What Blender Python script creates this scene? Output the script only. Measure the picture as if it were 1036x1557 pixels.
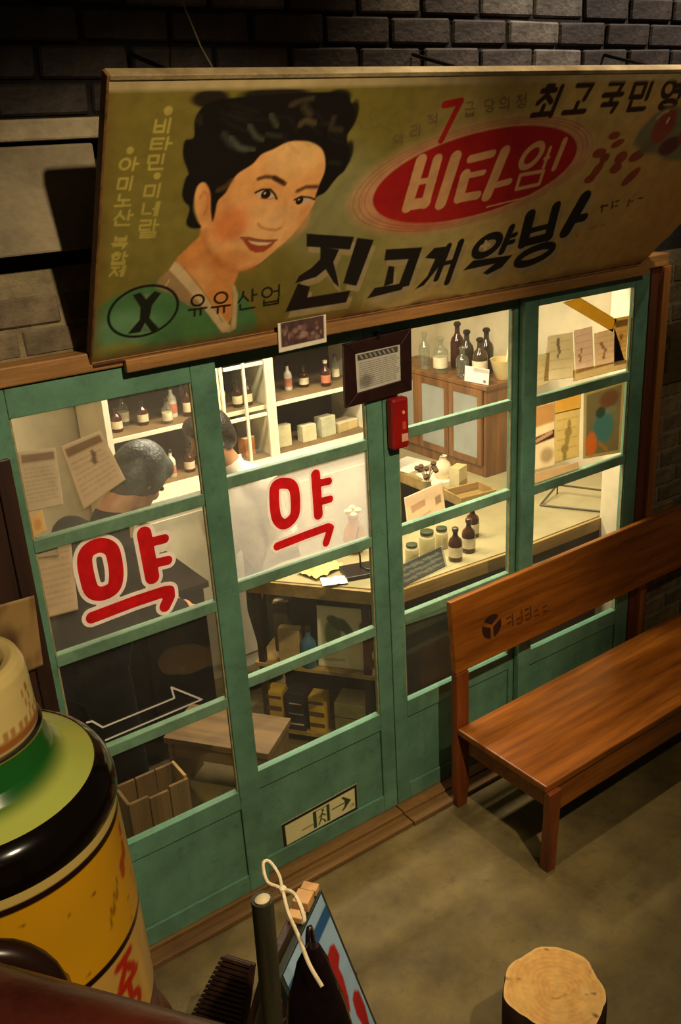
import bpy, bmesh, math, random
import numpy as np
from mathutils import Vector, Matrix

for o in list(bpy.data.objects):
    bpy.data.objects.remove(o, do_unlink=True)
scene = bpy.context.scene
COL = scene.collection
R = math.radians
random.seed(7)

# ------------------------------------------------------------------ camera
cam_data = bpy.data.cameras.new('camera')
cam = bpy.data.objects.new('camera', cam_data)
COL.objects.link(cam)
scene.camera = cam
cam_data.sensor_fit = 'HORIZONTAL'
cam_data.sensor_width = 36.0
cam_data.lens = 36.0 * 1400.0 / 1036.0
cam_data.clip_start = 0.02
yaw, pitch, roll = R(33.877), R(21.769), R(-3.391)
fwd = Vector((math.cos(pitch) * math.sin(yaw), math.cos(pitch) * math.cos(yaw), -math.sin(pitch)))
rgt = Vector((math.cos(yaw), -math.sin(yaw), 0))
up = rgt.cross(fwd)
r2 = rgt * math.cos(roll) + up * math.sin(roll)
u2 = -rgt * math.sin(roll) + up * math.cos(roll)
mw = Matrix((r2, u2, -fwd)).transposed().to_4x4()
mw.translation = Vector((-1.236, -2.495, 2.593))
cam.matrix_world = mw

# ------------------------------------------------------------------ world, lamps, exposure
world = bpy.data.worlds.new('hall_dusk')
scene.world = world
world.use_nodes = True
world.node_tree.nodes['Background'].inputs[0].default_value = (1.0, 0.72, 0.42, 1)
world.node_tree.nodes['Background'].inputs[1].default_value = 0.035
scene.view_settings.view_transform = 'Standard'
scene.view_settings.look = 'None'
scene.view_settings.exposure = 0.0
scene.view_settings.gamma = 1.0
scene.view_settings.use_curve_mapping = False


def spot(name, loc, target, power, size, blend, radius, color):
    d = bpy.data.lights.new(name, 'SPOT')
    d.energy = power
    d.spot_size = R(size)
    d.spot_blend = blend
    d.shadow_soft_size = radius
    d.color = color
    o = bpy.data.objects.new(name, d)
    COL.objects.link(o)
    o.location = loc
    o.rotation_euler = (Vector(target) - Vector(loc)).to_track_quat('-Z', 'Y').to_euler()
    return o


def area(name, loc, power, sx, sy, color):
    d = bpy.data.lights.new(name, 'AREA')
    d.shape = 'RECTANGLE'
    d.size, d.size_y = sx, sy
    d.energy = power
    d.color = color
    o = bpy.data.objects.new(name, d)
    COL.objects.link(o)
    o.location = loc
    return o


WARM = (1.0, 0.79, 0.50)
spot('hall_key_fill_light', (-0.05, -3.0, 4.2), (-0.05, -0.1, 1.15), 470, 47, 0.6, 0.05, WARM)
spot('hall_key_fill_light', (1.55, -3.0, 4.2), (1.5, -0.1, 1.25), 85, 47, 0.7, 0.05, WARM)  # fill spot added to brighten the right half of the sign
spot('bench_track_light', (1.15, -0.62, 4.3), (0.95, -0.60, 0.0), 165, 66, 0.7, 0.03, WARM)
spot('added_jug_light', (-0.75, -3.7, 3.9), (-1.05, -1.7, 1.9), 165, 30, 0.8, 0.04, WARM)  # extra spot added to brighten the jug
spot('wall_track_light', (2.5, -1.0, 4.4), (1.75, 0.0, 2.95), 210, 46, 0.8, 0.05, (1.0, 0.86, 0.70))
area('shop_ceiling_light', (0.75, 1.0, 2.42), 52, 1.2, 0.14, (1.0, 0.86, 0.66))
area('shop_counter_light', (1.25, 0.36, 2.42), 40, 0.9, 0.10, (1.0, 0.86, 0.66))


# ------------------------------------------------------------------ colour and material helpers
def lin(c):
    return tuple(((v / 255.0) / 12.92 if v / 255.0 <= 0.04045 else ((v / 255.0 + 0.055) / 1.055) ** 2.4) for v in c)


MATS = {}


def M(name, rgb=(128, 128, 128), rough=0.6, var=0.2, scale=6.0, bump=0.0, bscale=60.0, metal=0.0, grain=None,
      rgb2=None, dirt=0.0, spec=0.5):
    """procedural principled material: base colour varied by noise (optionally streaked along an axis), fine bump"""
    if name in MATS:
        return MATS[name]
    m = bpy.data.materials.new(name)
    m.use_nodes = True
    nt = m.node_tree
    b = nt.nodes['Principled BSDF']
    b.inputs['Roughness'].default_value = rough
    b.inputs['Metallic'].default_value = metal
    b.inputs['Specular IOR Level'].default_value = spec
    L = lin(rgb)
    L2 = lin(rgb2) if rgb2 else tuple(v * (1 - var) * 0.8 for v in L)
    tc = nt.nodes.new('ShaderNodeTexCoord')
    mp = nt.nodes.new('ShaderNodeMapping')
    nt.links.new(tc.outputs['Object'], mp.inputs[0])
    if grain == 'x':
        mp.inputs['Scale'].default_value = (0.08, 1, 1)
    elif grain == 'y':
        mp.inputs['Scale'].default_value = (1, 0.08, 1)
    elif grain == 'z':
        mp.inputs['Scale'].default_value = (1, 1, 0.08)
    n = nt.nodes.new('ShaderNodeTexNoise')
    n.inputs['Scale'].default_value = scale
    n.inputs['Detail'].default_value = 6
    n.inputs['Roughness'].default_value = 0.65
    nt.links.new(mp.outputs[0], n.inputs['Vector'])
    cr = nt.nodes.new('ShaderNodeValToRGB')
    cr.color_ramp.elements[0].position = 0.32
    cr.color_ramp.elements[1].position = 0.68
    cr.color_ramp.elements[0].color = (*L2, 1)
    cr.color_ramp.elements[1].color = (*tuple(min(1, v * (1 + var * 0.5)) for v in L), 1)
    nt.links.new(n.outputs[0], cr.inputs[0])
    out = cr.outputs[0]
    if dirt > 0:
        n2 = nt.nodes.new('ShaderNodeTexNoise')
        n2.inputs['Scale'].default_value = scale * 4.5
        n2.inputs['Detail'].default_value = 8
        n2.inputs['Roughness'].default_value = 0.75
        nt.links.new(tc.outputs['Object'], n2.inputs['Vector'])
        c2 = nt.nodes.new('ShaderNodeValToRGB')
        c2.color_ramp.elements[0].position = 0.33
        c2.color_ramp.elements[1].position = 0.45
        c2.color_ramp.elements[0].color = (1, 1, 1, 1)
        c2.color_ramp.elements[1].color = (0, 0, 0, 1)
        nt.links.new(n2.outputs[0], c2.inputs[0])
        ml = nt.nodes.new('ShaderNodeMath')
        ml.operation = 'MULTIPLY'
        ml.inputs[1].default_value = dirt
        nt.links.new(c2.outputs[0], ml.inputs[0])
        mx = nt.nodes.new('ShaderNodeMixRGB')
        mx.inputs[2].default_value = (*tuple(v * 0.25 for v in L), 1)
        nt.links.new(ml.outputs[0], mx.inputs[0])
        nt.links.new(out, mx.inputs[1])
        out = mx.outputs[0]
    nt.links.new(out, b.inputs['Base Color'])
    if bump > 0:
        n3 = nt.nodes.new('ShaderNodeTexNoise')
        n3.inputs['Scale'].default_value = bscale
        n3.inputs['Detail'].default_value = 5
        nt.links.new(mp.outputs[0] if grain else tc.outputs['Object'], n3.inputs['Vector'])
        bp = nt.nodes.new('ShaderNodeBump')
        bp.inputs['Strength'].default_value = bump
        bp.inputs['Distance'].default_value = 0.01
        nt.links.new(n3.outputs[0], bp.inputs['Height'])
        nt.links.new(bp.outputs[0], b.inputs['Normal'])
    MATS[name] = m
    return m


def paint_mat(name, rough=0.55, var=0.12, scale=25.0):
    """flat print: colours come from the painted 'paint' attribute, with slight procedural wear"""
    if name in MATS:
        return MATS[name]
    m = bpy.data.materials.new(name)
    m.use_nodes = True
    nt = m.node_tree
    b = nt.nodes['Principled BSDF']
    b.inputs['Roughness'].default_value = rough
    at = nt.nodes.new('ShaderNodeAttribute')
    at.attribute_name = 'paint'
    tc = nt.nodes.new('ShaderNodeTexCoord')
    n = nt.nodes.new('ShaderNodeTexNoise')
    nt.links.new(tc.outputs['Object'], n.inputs['Vector'])
    n.inputs['Scale'].default_value = scale
    n.inputs['Detail'].default_value = 6
    mr = nt.nodes.new('ShaderNodeMapRange')
    mr.inputs[1].default_value = 0.3
    mr.inputs[2].default_value = 0.7
    mr.inputs[3].default_value = 1 - var
    mr.inputs[4].default_value = 1 + var
    nt.links.new(n.outputs[0], mr.inputs[0])
    mx = nt.nodes.new('ShaderNodeVectorMath')
    mx.operation = 'SCALE'
    nt.links.new(at.outputs['Color'], mx.inputs[0])
    nt.links.new(mr.outputs[0], mx.inputs['Scale'])
    nt.links.new(mx.outputs[0], b.inputs['Base Color'])
    MATS[name] = m
    return m


def paper_mat(name, rough=0.7, thin=0.5):
    """thin printed paper that lets some light through"""
    m = paint_mat(name, rough, 0.05)
    nt = m.node_tree
    if nt.nodes.get('thin'):
        return m
    b = nt.nodes['Principled BSDF']
    src = b.inputs['Base Color'].links[0].from_socket
    tl = nt.nodes.new('ShaderNodeBsdfTranslucent')
    nt.links.new(src, tl.inputs[0])
    mx = nt.nodes.new('ShaderNodeMixShader')
    mx.name = 'thin'
    mx.inputs[0].default_value = thin
    nt.links.new(b.outputs[0], mx.inputs[1])
    nt.links.new(tl.outputs[0], mx.inputs[2])
    nt.links.new(mx.outputs[0], nt.nodes['Material Output'].inputs['Surface'])
    return m


def glass_mat(name, tint=(1, 1, 1), refl=1.0, haze=0.0, hazecol=(0.8, 0.78, 0.7), rough=0.02, frost=0.0):
    """thin pane: clear transmission, mirror reflection growing towards grazing angles, optional haze"""
    if name in MATS:
        return MATS[name]
    m = bpy.data.materials.new(name)
    m.use_nodes = True
    nt = m.node_tree
    nt.nodes.remove(nt.nodes['Principled BSDF'])
    out = nt.nodes['Material Output']
    tr = nt.nodes.new('ShaderNodeBsdfTransparent')
    tr.inputs[0].default_value = (*tint, 1)
    gl = nt.nodes.new('ShaderNodeBsdfGlossy')
    gl.inputs['Roughness'].default_value = rough
    gl.inputs[0].default_value = (1, 1, 1, 1)
    lw = nt.nodes.new('ShaderNodeLayerWeight')
    lw.inputs[0].default_value = 0.5
    pw = nt.nodes.new('ShaderNodeMath')
    pw.operation = 'POWER'
    pw.inputs[1].default_value = 5.0
    nt.links.new(lw.outputs['Facing'], pw.inputs[0])
    ma = nt.nodes.new('ShaderNodeMath')
    ma.operation = 'MULTIPLY_ADD'
    ma.inputs[1].default_value = 0.9 * refl
    ma.inputs[2].default_value = 0.04 * refl
    nt.links.new(pw.outputs[0], ma.inputs[0])
    mx = nt.nodes.new('ShaderNodeMixShader')
    nt.links.new(ma.outputs[0], mx.inputs[0])
    base = tr.outputs[0]
    if haze > 0 or frost > 0:
        tl = nt.nodes.new('ShaderNodeBsdfTranslucent')
        tl.inputs[0].default_value = (*hazecol, 1)
        df = nt.nodes.new('ShaderNodeBsdfDiffuse')
        df.inputs[0].default_value = (*hazecol, 1)
        m2 = nt.nodes.new('ShaderNodeMixShader')
        m2.inputs[0].default_value = 0.35
        nt.links.new(tl.outputs[0], m2.inputs[1])
        nt.links.new(df.outputs[0], m2.inputs[2])
        n = nt.nodes.new('ShaderNodeTexNoise')
        n.inputs['Scale'].default_value = 3.0
        n.inputs['Detail'].default_value = 4
        tc = nt.nodes.new('ShaderNodeTexCoord')
        nt.links.new(tc.outputs['Object'], n.inputs['Vector'])
        mr = nt.nodes.new('ShaderNodeMapRange')
        mr.inputs[1].default_value = 0.3
        mr.inputs[2].default_value = 0.7
        h = max(haze, frost)
        mr.inputs[3].default_value = h * 0.7
        mr.inputs[4].default_value = min(1, h * 1.2)
        nt.links.new(n.outputs[0], mr.inputs[0])
        m3 = nt.nodes.new('ShaderNodeMixShader')
        nt.links.new(mr.outputs[0], m3.inputs[0])
        nt.links.new(base, m3.inputs[1])
        nt.links.new(m2.outputs[0], m3.inputs[2])
        base = m3.outputs[0]
    nt.links.new(base, mx.inputs[1])
    nt.links.new(gl.outputs[0], mx.inputs[2])
    nt.links.new(mx.outputs[0], out.inputs['Surface'])
    MATS[name] = m
    return m


# ------------------------------------------------------------------ object helpers
def tag(o, label=None, cat=None, group=None, kind=None):
    if label:
        o['label'] = label
    if cat:
        o['category'] = cat
    if group:
        o['group'] = group
    if kind:
        o['kind'] = kind
    return o


def thing(name, label, cat, loc=(0, 0, 0), rotz=0.0, group=None, kind=None):
    o = bpy.data.objects.new(name, None)
    o.empty_display_size = 0.05
    COL.objects.link(o)
    o.location = loc
    o.rotation_euler = (0, 0, rotz)
    return tag(o, label, cat, group, kind)


class MB:
    """mesh collector: boxes, prisms, lathes, tubes; build() links them as one mesh object"""

    def __init__(self):
        self.bm = bmesh.new()

    def box(self, lo, hi, rot=None, piv=None, bevel=0.0):
        lo, hi = Vector(lo), Vector(hi)
        vs = [Vector((x, y, z)) for z in (lo.z, hi.z) for y in (lo.y, hi.y) for x in (lo.x, hi.x)]
        if rot is not None:
            p = Vector(piv) if piv is not None else (lo + hi) / 2
            vs = [p + rot @ (v - p) for v in vs]
        bv = [self.bm.verts.new(v) for v in vs]
        fs = [self.bm.faces.new([bv[i] for i in q]) for q in
              ((0, 2, 3, 1), (4, 5, 7, 6), (0, 1, 5, 4), (2, 6, 7, 3), (0, 4, 6, 2), (1, 3, 7, 5))]
        if bevel > 0:
            es = list({e for f in fs for e in f.edges})
            bmesh.ops.bevel(self.bm, geom=es, offset=bevel, segments=2, affect='EDGES', profile=0.5)
        return self

    def hexa(self, bottom, top):
        """solid between two quads (lists of four points, same winding)"""
        b = [self.bm.verts.new(Vector(v)) for v in bottom]
        t = [self.bm.verts.new(Vector(v)) for v in top]
        n = len(b)
        self.bm.faces.new(b[::-1])
        self.bm.faces.new(t)
        for i in range(n):
            self.bm.faces.new((b[i], b[(i + 1) % n], t[(i + 1) % n], t[i]))
        return self

    def prism(self, poly, z0, z1):
        return self.hexa([(x, y, z0) for x, y in poly], [(x, y, z1) for x, y in poly])

    def lathe(self, prof, c=(0, 0, 0), seg=20, rot=None, sx=1.0, sy=1.0):
        c = Vector(c)
        rings = []
        for r, z in prof:
            if r <= 1e-6:
                v = Vector((0, 0, z))
                rings.append([self.bm.verts.new(c + (rot @ v if rot else v))])
            else:
                ring = []
                for k in range(seg):
                    a = 2 * math.pi * k / seg
                    v = Vector((r * sx * math.cos(a), r * sy * math.sin(a), z))
                    ring.append(self.bm.verts.new(c + (rot @ v if rot else v)))
                rings.append(ring)
        for a, b in zip(rings, rings[1:]):
            for k in range(seg):
                k2 = (k + 1) % seg
                if len(a) == 1 and len(b) == 1:
                    break
                if len(a) == 1:
                    self.bm.faces.new((a[0], b[k2], b[k]))
                elif len(b) == 1:
                    self.bm.faces.new((a[k], a[k2], b[0]))
                else:
                    self.bm.faces.new((a[k], a[k2], b[k2], b[k]))
        if len(rings[0]) > 1:
            self.bm.faces.new(rings[0][::-1])
        if len(rings[-1]) > 1:
            self.bm.faces.new(rings[-1])
        return self

    def tube(self, pts, r, seg=10, closed=False, flat=None):
        pts = [Vector(p) for p in pts]
        n = len(pts)
        rad = r if isinstance(r, (list, tuple)) else [r] * n
        rings = []
        prev = None
        for i, p in enumerate(pts):
            if closed:
                t = (pts[(i + 1) % n] - pts[i - 1]).normalized()
            else:
                t = (pts[min(i + 1, n - 1)] - pts[max(i - 1, 0)]).normalized()
            if prev is None:
                a = t.orthogonal().normalized()
            else:
                a = (prev - t * prev.dot(t)).normalized()
            prev = a
            b = t.cross(a)
            f = flat if flat else 1.0
            rings.append([self.bm.verts.new(p + rad[i] * (a * math.cos(2 * math.pi * k / seg)
                                                         + b * f * math.sin(2 * math.pi * k / seg)))
                          for k in range(seg)])
        m = n if closed else n - 1
        for i in range(m):
            a, b = rings[i], rings[(i + 1) % n]
            for k in range(seg):
                self.bm.faces.new((a[k], a[(k + 1) % seg], b[(k + 1) % seg], b[k]))
        if not closed:
            self.bm.faces.new(rings[0][::-1])
            self.bm.faces.new(rings[-1])
        return self

    def build(self, name, mat, parent=None, smooth=False, bevel=0.0):
        me = bpy.data.meshes.new(name)
        bmesh.ops.recalc_face_normals(self.bm, faces=self.bm.faces)
        self.bm.to_mesh(me)
        self.bm.free()
        me.materials.append(mat)
        if smooth:
            me.polygons.foreach_set('use_smooth', [True] * len(me.polygons))
            me.set_sharp_from_angle(angle=R(45))
        o = bpy.data.objects.new(name, me)
        COL.objects.link(o)
        if parent is not None:
            o.parent = parent
        if bevel > 0:
            md = o.modifiers.new('bevel', 'BEVEL')
            md.width = bevel
            md.segments = 2
            md.limit_method = 'ANGLE'
        return o


def box(name, lo, hi, mat, parent=None, bevel=0.003, rot=None, piv=None):
    return MB().box(lo, hi, rot, piv, bevel).build(name, mat, parent)


# ------------------------------------------------------------------ painting of flat print
def in_poly(x, y, poly):
    ins = np.zeros(x.shape, bool)
    n = len(poly)
    for i in range(n):
        x1, y1 = poly[i]
        x2, y2 = poly[(i + 1) % n]
        if y1 == y2:
            continue
        c = ((y1 > y) != (y2 > y)) & (x < (x2 - x1) * (y - y1) / (y2 - y1) + x1)
        ins ^= c
    return ins


def seg_dist(x, y, pts, closed=False):
    d = np.full(x.shape, 1e9)
    n = len(pts)
    for i in range(n if closed else n - 1):
        ax, ay = pts[i]
        bx, by = pts[(i + 1) % n]
        vx, vy = bx - ax, by - ay
        q = vx * vx + vy * vy + 1e-12
        t = np.clip(((x - ax) * vx + (y - ay) * vy) / q, 0, 1)
        d = np.minimum(d, np.hypot(x - ax - t * vx, y - ay - t * vy))
    return d


def spl(pts, n=6):
    """open smooth curve through points in space"""
    P = [np.array(q, float) for q in pts]
    P = [2 * P[0] - P[1]] + P + [2 * P[-1] - P[-2]]
    out = []
    for i in range(1, len(P) - 2):
        p0, p1, p2, p3 = P[i - 1:i + 3]
        for j in range(n):
            t = j / n
            out.append(Vector(0.5 * (2 * p1 + (p2 - p0) * t + (2 * p0 - 5 * p1 + 4 * p2 - p3) * t * t + (3 * p1 - p0 - 3 * p2 + p3) * t ** 3)))
    return out + [Vector(P[-2])]


def cr(pts, n=5):
    """closed smooth curve through the points"""
    out = []
    m = len(pts)
    for i in range(m):
        p0, p1, p2, p3 = [np.array(pts[(i + k) % m]) for k in (-1, 0, 1, 2)]
        for j in range(n):
            t = j / n
            out.append(tuple(0.5 * (2 * p1 + (p2 - p0) * t + (2 * p0 - 5 * p1 + 4 * p2 - p3) * t * t + (3 * p1 - p0 - 3 * p2 + p3) * t ** 3)))
    return out


class Paint:
    """colours of a grid of points on a flat panel, painted with polygons and brush strokes"""

    def __init__(self, x, y, base):
        self.x, self.y = x, y
        self.c = np.ones((x.size, 3)) * np.array(lin(base))

    def sel(self, pts, pad):
        p = np.array(pts, float)
        return np.where((self.x > p[:, 0].min() - pad) & (self.x < p[:, 0].max() + pad)
                        & (self.y > p[:, 1].min() - pad) & (self.y < p[:, 1].max() + pad))[0]

    def blend(self, i, a, rgb):
        self.c[i] = self.c[i] * (1 - a[:, None]) + np.array(lin(rgb)) * a[:, None]

    def poly(self, pts, rgb, soft=0.002, alpha=1.0):
        i = self.sel(pts, soft * 2)
        if i.size == 0:
            return
        x, y = self.x[i], self.y[i]
        d = seg_dist(x, y, pts, True)
        d = np.where(in_poly(x, y, pts), -d, d)
        self.blend(i, np.clip(0.5 - d / (2 * soft), 0, 1) * alpha, rgb)

    def line(self, pts, w, rgb, closed=False, soft=0.0015, alpha=1.0):
        i = self.sel(pts, w)
        if i.size == 0:
            return
        d = seg_dist(self.x[i], self.y[i], pts, closed) - w / 2
        self.blend(i, np.clip(0.5 - d / (2 * soft), 0, 1) * alpha, rgb)

    def blob(self, c, rx, ry, rgb, alpha=1.0, soft=0.9, rot=0.0):
        r = max(rx, ry)
        i = self.sel([(c[0] - r, c[1] - r), (c[0] + r, c[1] + r)], r * 0.6)
        if i.size == 0:
            return
        dx, dy = self.x[i] - c[0], self.y[i] - c[1]
        a, b = dx * math.cos(rot) + dy * math.sin(rot), -dx * math.sin(rot) + dy * math.cos(rot)
        q = np.sqrt((a / rx) ** 2 + (b / ry) ** 2)
        t = np.clip((1 + soft / 2 - q) / max(soft, 1e-3), 0, 1)
        self.blend(i, t * t * (3 - 2 * t) * alpha, rgb)

    def grad(self, f, rgb):
        self.blend(np.arange(self.x.size), np.clip(f, 0, 1), rgb)

    def text(self, s, tl, tr, bl, w, rgb, gap=0.12, vertical=False, soft=0.0012, alpha=1.0):
        """row (or column) of Hangul syllables inside the parallelogram tl-tr-bl"""
        tl, tr, bl = np.array(tl), np.array(tr), np.array(bl)
        n = len(s)
        for k, ch in enumerate(s):
            if ch == ' ':
                continue
            for st in glyph(ch):
                pts = []
                for a, b in st:
                    if vertical:
                        u, v = a, (k + b * (1 - gap)) / n
                    else:
                        u, v = (k + a * (1 - gap)) / n, b
                    pts.append(tuple(tl + (tr - tl) * u + (bl - tl) * v))
                self.line(pts, w, rgb, soft=soft, alpha=alpha)


def arc(cx, cy, rx, ry, n=14):
    return [(cx + rx * math.cos(2 * math.pi * k / n), cy + ry * math.sin(2 * math.pi * k / n)) for k in range(n + 1)]


CONS = {
    'g': [[(0, .1), (1, .1), (.85, 1)]], 'n': [[(0, 0), (0, .9), (1, .9)]],
    'd': [[(1, .05), (0, .05), (0, .95), (1, .95)]],
    'r': [[(0, 0), (1, 0), (1, .5), (0, .5), (0, 1), (1, 1)]],
    'm': [[(0, .05), (1, .05), (1, .95), (0, .95), (0, .05)]],
    'b': [[(0, 0), (0, 1), (1, 1), (1, 0)], [(0, .5), (1, .5)]],
    's': [[(.5, 0), (.4, .5), (0, 1)], [(.45, .35), (1, 1)]],
    'o': [arc(.5, .5, .5, .5)],
    'j': [[(0, .05), (1, .05)], [(.5, .05), (.42, .5), (0, 1)], [(.47, .4), (1, 1)]],
    'c': [[(.3, -.12), (.7, -.12)], [(0, .18), (1, .18)], [(.5, .18), (.42, .55), (0, 1)], [(.47, .5), (1, 1)]],
    'k': [[(0, .1), (1, .1), (.85, 1)], [(0, .5), (.92, .5)]],
    't': [[(1, .03), (0, .03), (0, .97), (1, .97)], [(0, .5), (.9, .5)]],
    'p': [[(0, .05), (1, .05)], [(0, .95), (1, .95)], [(.3, .05), (.3, .95)], [(.7, .05), (.7, .95)]],
    'h': [[(.3, -.05), (.7, -.05)], [(0, .22), (1, .22)], arc(.5, .68, .4, .32)],
}
LEAD = 'g gg n d dd r m b bb s ss o j jj c k t p h'.split()
TAIL = ' g gg gs n nj nh d r rg rm rb rs rt rp rh m b bs s ss o j c k t p h'.split(' ')


def vowel(v):
    """strokes of a vowel in its own unit box, and its kind (v upright, h flat, m both)"""
    V = {0: [[(.3, 0), (.3, 1)], [(.3, .5), (1, .5)]], 1: [[(.2, 0), (.2, 1)], [(.8, 0), (.8, 1)], [(.2, .5), (.8, .5)]],
         2: [[(.3, 0), (.3, 1)], [(.3, .35), (1, .35)], [(.3, .65), (1, .65)]], 4: [[(.8, 0), (.8, 1)], [(.8, .5), (0, .5)]],
         5: [[(.5, 0), (.5, 1)], [(.95, 0), (.95, 1)], [(.5, .5), (0, .5)]],
         6: [[(.8, 0), (.8, 1)], [(.8, .35), (0, .35)], [(.8, .65), (0, .65)]],
         20: [[(.5, 0), (.5, 1)]]}
    H = {8: [[(0, .85), (1, .85)], [(.5, .85), (.5, .1)]], 13: [[(0, .2), (1, .2)], [(.5, .2), (.5, 1)]],
         17: [[(0, .2), (1, .2)], [(.33, .2), (.33, 1)], [(.67, .2), (.67, 1)]], 18: [[(0, .5), (1, .5)]],
         12: [[(0, .85), (1, .85)], [(.33, .85), (.33, .1)], [(.67, .85), (.67, .1)]]}
    if v in V:
        return 'v', V[v], None
    if v in H:
        return 'h', None, H[v]
    mix = {9: (8, 0), 11: (8, 20), 14: (13, 4), 16: (13, 20), 19: (18, 20)}
    h, u = mix.get(v, (18, 20))
    return 'm', V[u], H[h]


def glyph(ch):
    if ch in '7':
        return [[(0, 0.05), (.9, 0.05), (.35, 1)]]
    if ch == '·':
        return [[(.5, .5), (.5, .52)]]
    if ch == '-':
        return [[(.1, .5), (.9, .5)]]
    code = ord(ch) - 0xAC00
    if code < 0 or code > 11171:
        return [[(.2, .3), (.8, .3)], [(.5, .3), (.5, .8)]]
    l, v, t = code // 588, (code % 588) // 28, code % 28
    kind, vs, hs = vowel(v)
    T = TAIL[t]
    bot = 0.62 if T else 1.0
    out = []

    def put(strokes, x0, y0, x1, y1):
        for s in strokes:
            out.append([(x0 + a * (x1 - x0), y0 + b * (y1 - y0)) for a, b in s])
    lc = CONS.get(LEAD[l][-1], CONS['g'])
    if kind == 'v':
        put(lc, 0.02, 0.08 * bot, 0.56, 0.92 * bot)
        put(vs, 0.68, 0.0, 1.0, bot)
    elif kind == 'h':
        put(lc, 0.15, 0.0, 0.85, 0.52 * bot)
        put(hs, 0.0, 0.60 * bot, 1.0, bot)
    else:
        put(lc, 0.05, 0.0, 0.6, 0.5 * bot)
        put(hs, 0.0, 0.58 * bot, 0.7, bot * 0.98)
        put(vs, 0.66, 0.0, 1.0, bot)
    if T:
        put(CONS.get(T[0], CONS['n']), 0.12, 0.72, 0.9, 1.0)
    return out


def grid_mesh(name, P, nx, ny, cols, mat, parent=None, keep=None, smooth=False):
    """P (ny*nx,3) points row by row, cols (ny*nx,3) linear colours"""
    me = bpy.data.meshes.new(name)
    i = np.arange((ny - 1) * (nx - 1))
    r_, c_ = i // (nx - 1), i % (nx - 1)
    a = r_ * nx + c_
    q = np.stack([a, a + 1, a + nx + 1, a + nx], 1)
    if keep is not None:
        q = q[keep[q].all(1)]
    me.vertices.add(len(P))
    me.vertices.foreach_set('co', np.asarray(P, np.float32).ravel())
    me.loops.add(q.size)
    me.loops.foreach_set('vertex_index', q.ravel().astype(np.int32))
    me.polygons.add(len(q))
    me.polygons.foreach_set('loop_start', (np.arange(len(q)) * 4).astype(np.int32))
    me.update(calc_edges=True)
    at = me.color_attributes.new('paint', 'FLOAT_COLOR', 'POINT')
    at.data.foreach_set('color', np.concatenate([cols, np.ones((len(cols), 1))], 1).astype(np.float32).ravel())
    me.materials.append(mat)
    if smooth:
        me.polygons.foreach_set('use_smooth', [True] * len(me.polygons))
    me.validate()
    o = bpy.data.objects.new(name, me)
    COL.objects.link(o)
    if parent is not None:
        o.parent = parent
    return o


def sheet(name, quad, base, painter, n=(60, 60), thick=0.0006, label=None, cat=None, group=None, parent=None,
          mat=None, curl=0.0):
    """printed sheet: quad TL TR BR BL, painter(p) draws in unit coordinates (x right, y down); one solid mesh"""
    nx, ny = n
    u, v = np.meshgrid(np.linspace(0, 1, nx), np.linspace(0, 1, ny))
    u, v = u.ravel(), v.ravel()
    TL, TR, BR, BL = [np.array(q, float) for q in quad]
    P = (TL[None] * ((1 - u) * (1 - v))[:, None] + TR[None] * (u * (1 - v))[:, None]
         + BR[None] * (u * v)[:, None] + BL[None] * ((1 - u) * v)[:, None])
    nrm = np.cross(TR - TL, BL - TL)
    nrm /= np.linalg.norm(nrm)
    if curl:
        P = P + nrm[None] * (curl * ((2 * u - 1) ** 2 * 0.6 + (1 - v) ** 3 * 0.6))[:, None]
    pt = Paint(u, v, base)
    painter(pt)
    back = P + nrm[None] * thick
    cols = np.concatenate([pt.c, np.ones_like(pt.c) * np.array(lin(base)) * 0.8])
    me_pts = np.concatenate([P, back])
    mat = mat or paint_mat('printed_paper', 0.7, 0.05)
    me = bpy.data.meshes.new(name)
    i = np.arange((ny - 1) * (nx - 1))
    a = (i // (nx - 1)) * nx + i % (nx - 1)
    q = np.stack([a, a + nx, a + nx + 1, a + 1], 1)
    N = nx * ny
    qb = np.stack([a, a + 1, a + nx + 1, a + nx], 1) + N
    ring = list(range(nx)) + [nx * (k + 1) - 1 for k in range(1, ny)] + list(range(N - 2, N - nx - 1, -1)) \
        + [nx * k for k in range(ny - 2, 0, -1)]
    qs = np.array([(ring[k], ring[(k + 1) % len(ring)], ring[(k + 1) % len(ring)] + N, ring[k] + N) for k in range(len(ring))])
    Q = np.concatenate([q, qb, qs])
    me.vertices.add(2 * N)
    me.vertices.foreach_set('co', me_pts.astype(np.float32).ravel())
    me.loops.add(Q.size)
    me.loops.foreach_set('vertex_index', Q.ravel().astype(np.int32))
    me.polygons.add(len(Q))
    me.polygons.foreach_set('loop_start', (np.arange(len(Q)) * 4).astype(np.int32))
    me.update(calc_edges=True)
    at = me.color_attributes.new('paint', 'FLOAT_COLOR', 'POINT')
    at.data.foreach_set('color', np.concatenate([cols, np.ones((2 * N, 1))], 1).astype(np.float32).ravel())
    me.materials.append(mat)
    me.validate()
    o = bpy.data.objects.new(name, me)
    COL.objects.link(o)
    if parent is not None:
        o.parent = parent
    return tag(o, label, cat, group)


def copy_tree(o, parent=None):
    c = o.copy()
    COL.objects.link(c)
    c.parent = parent
    for ch in list(o.children):
        copy_tree(ch, c)
    return c


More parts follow.
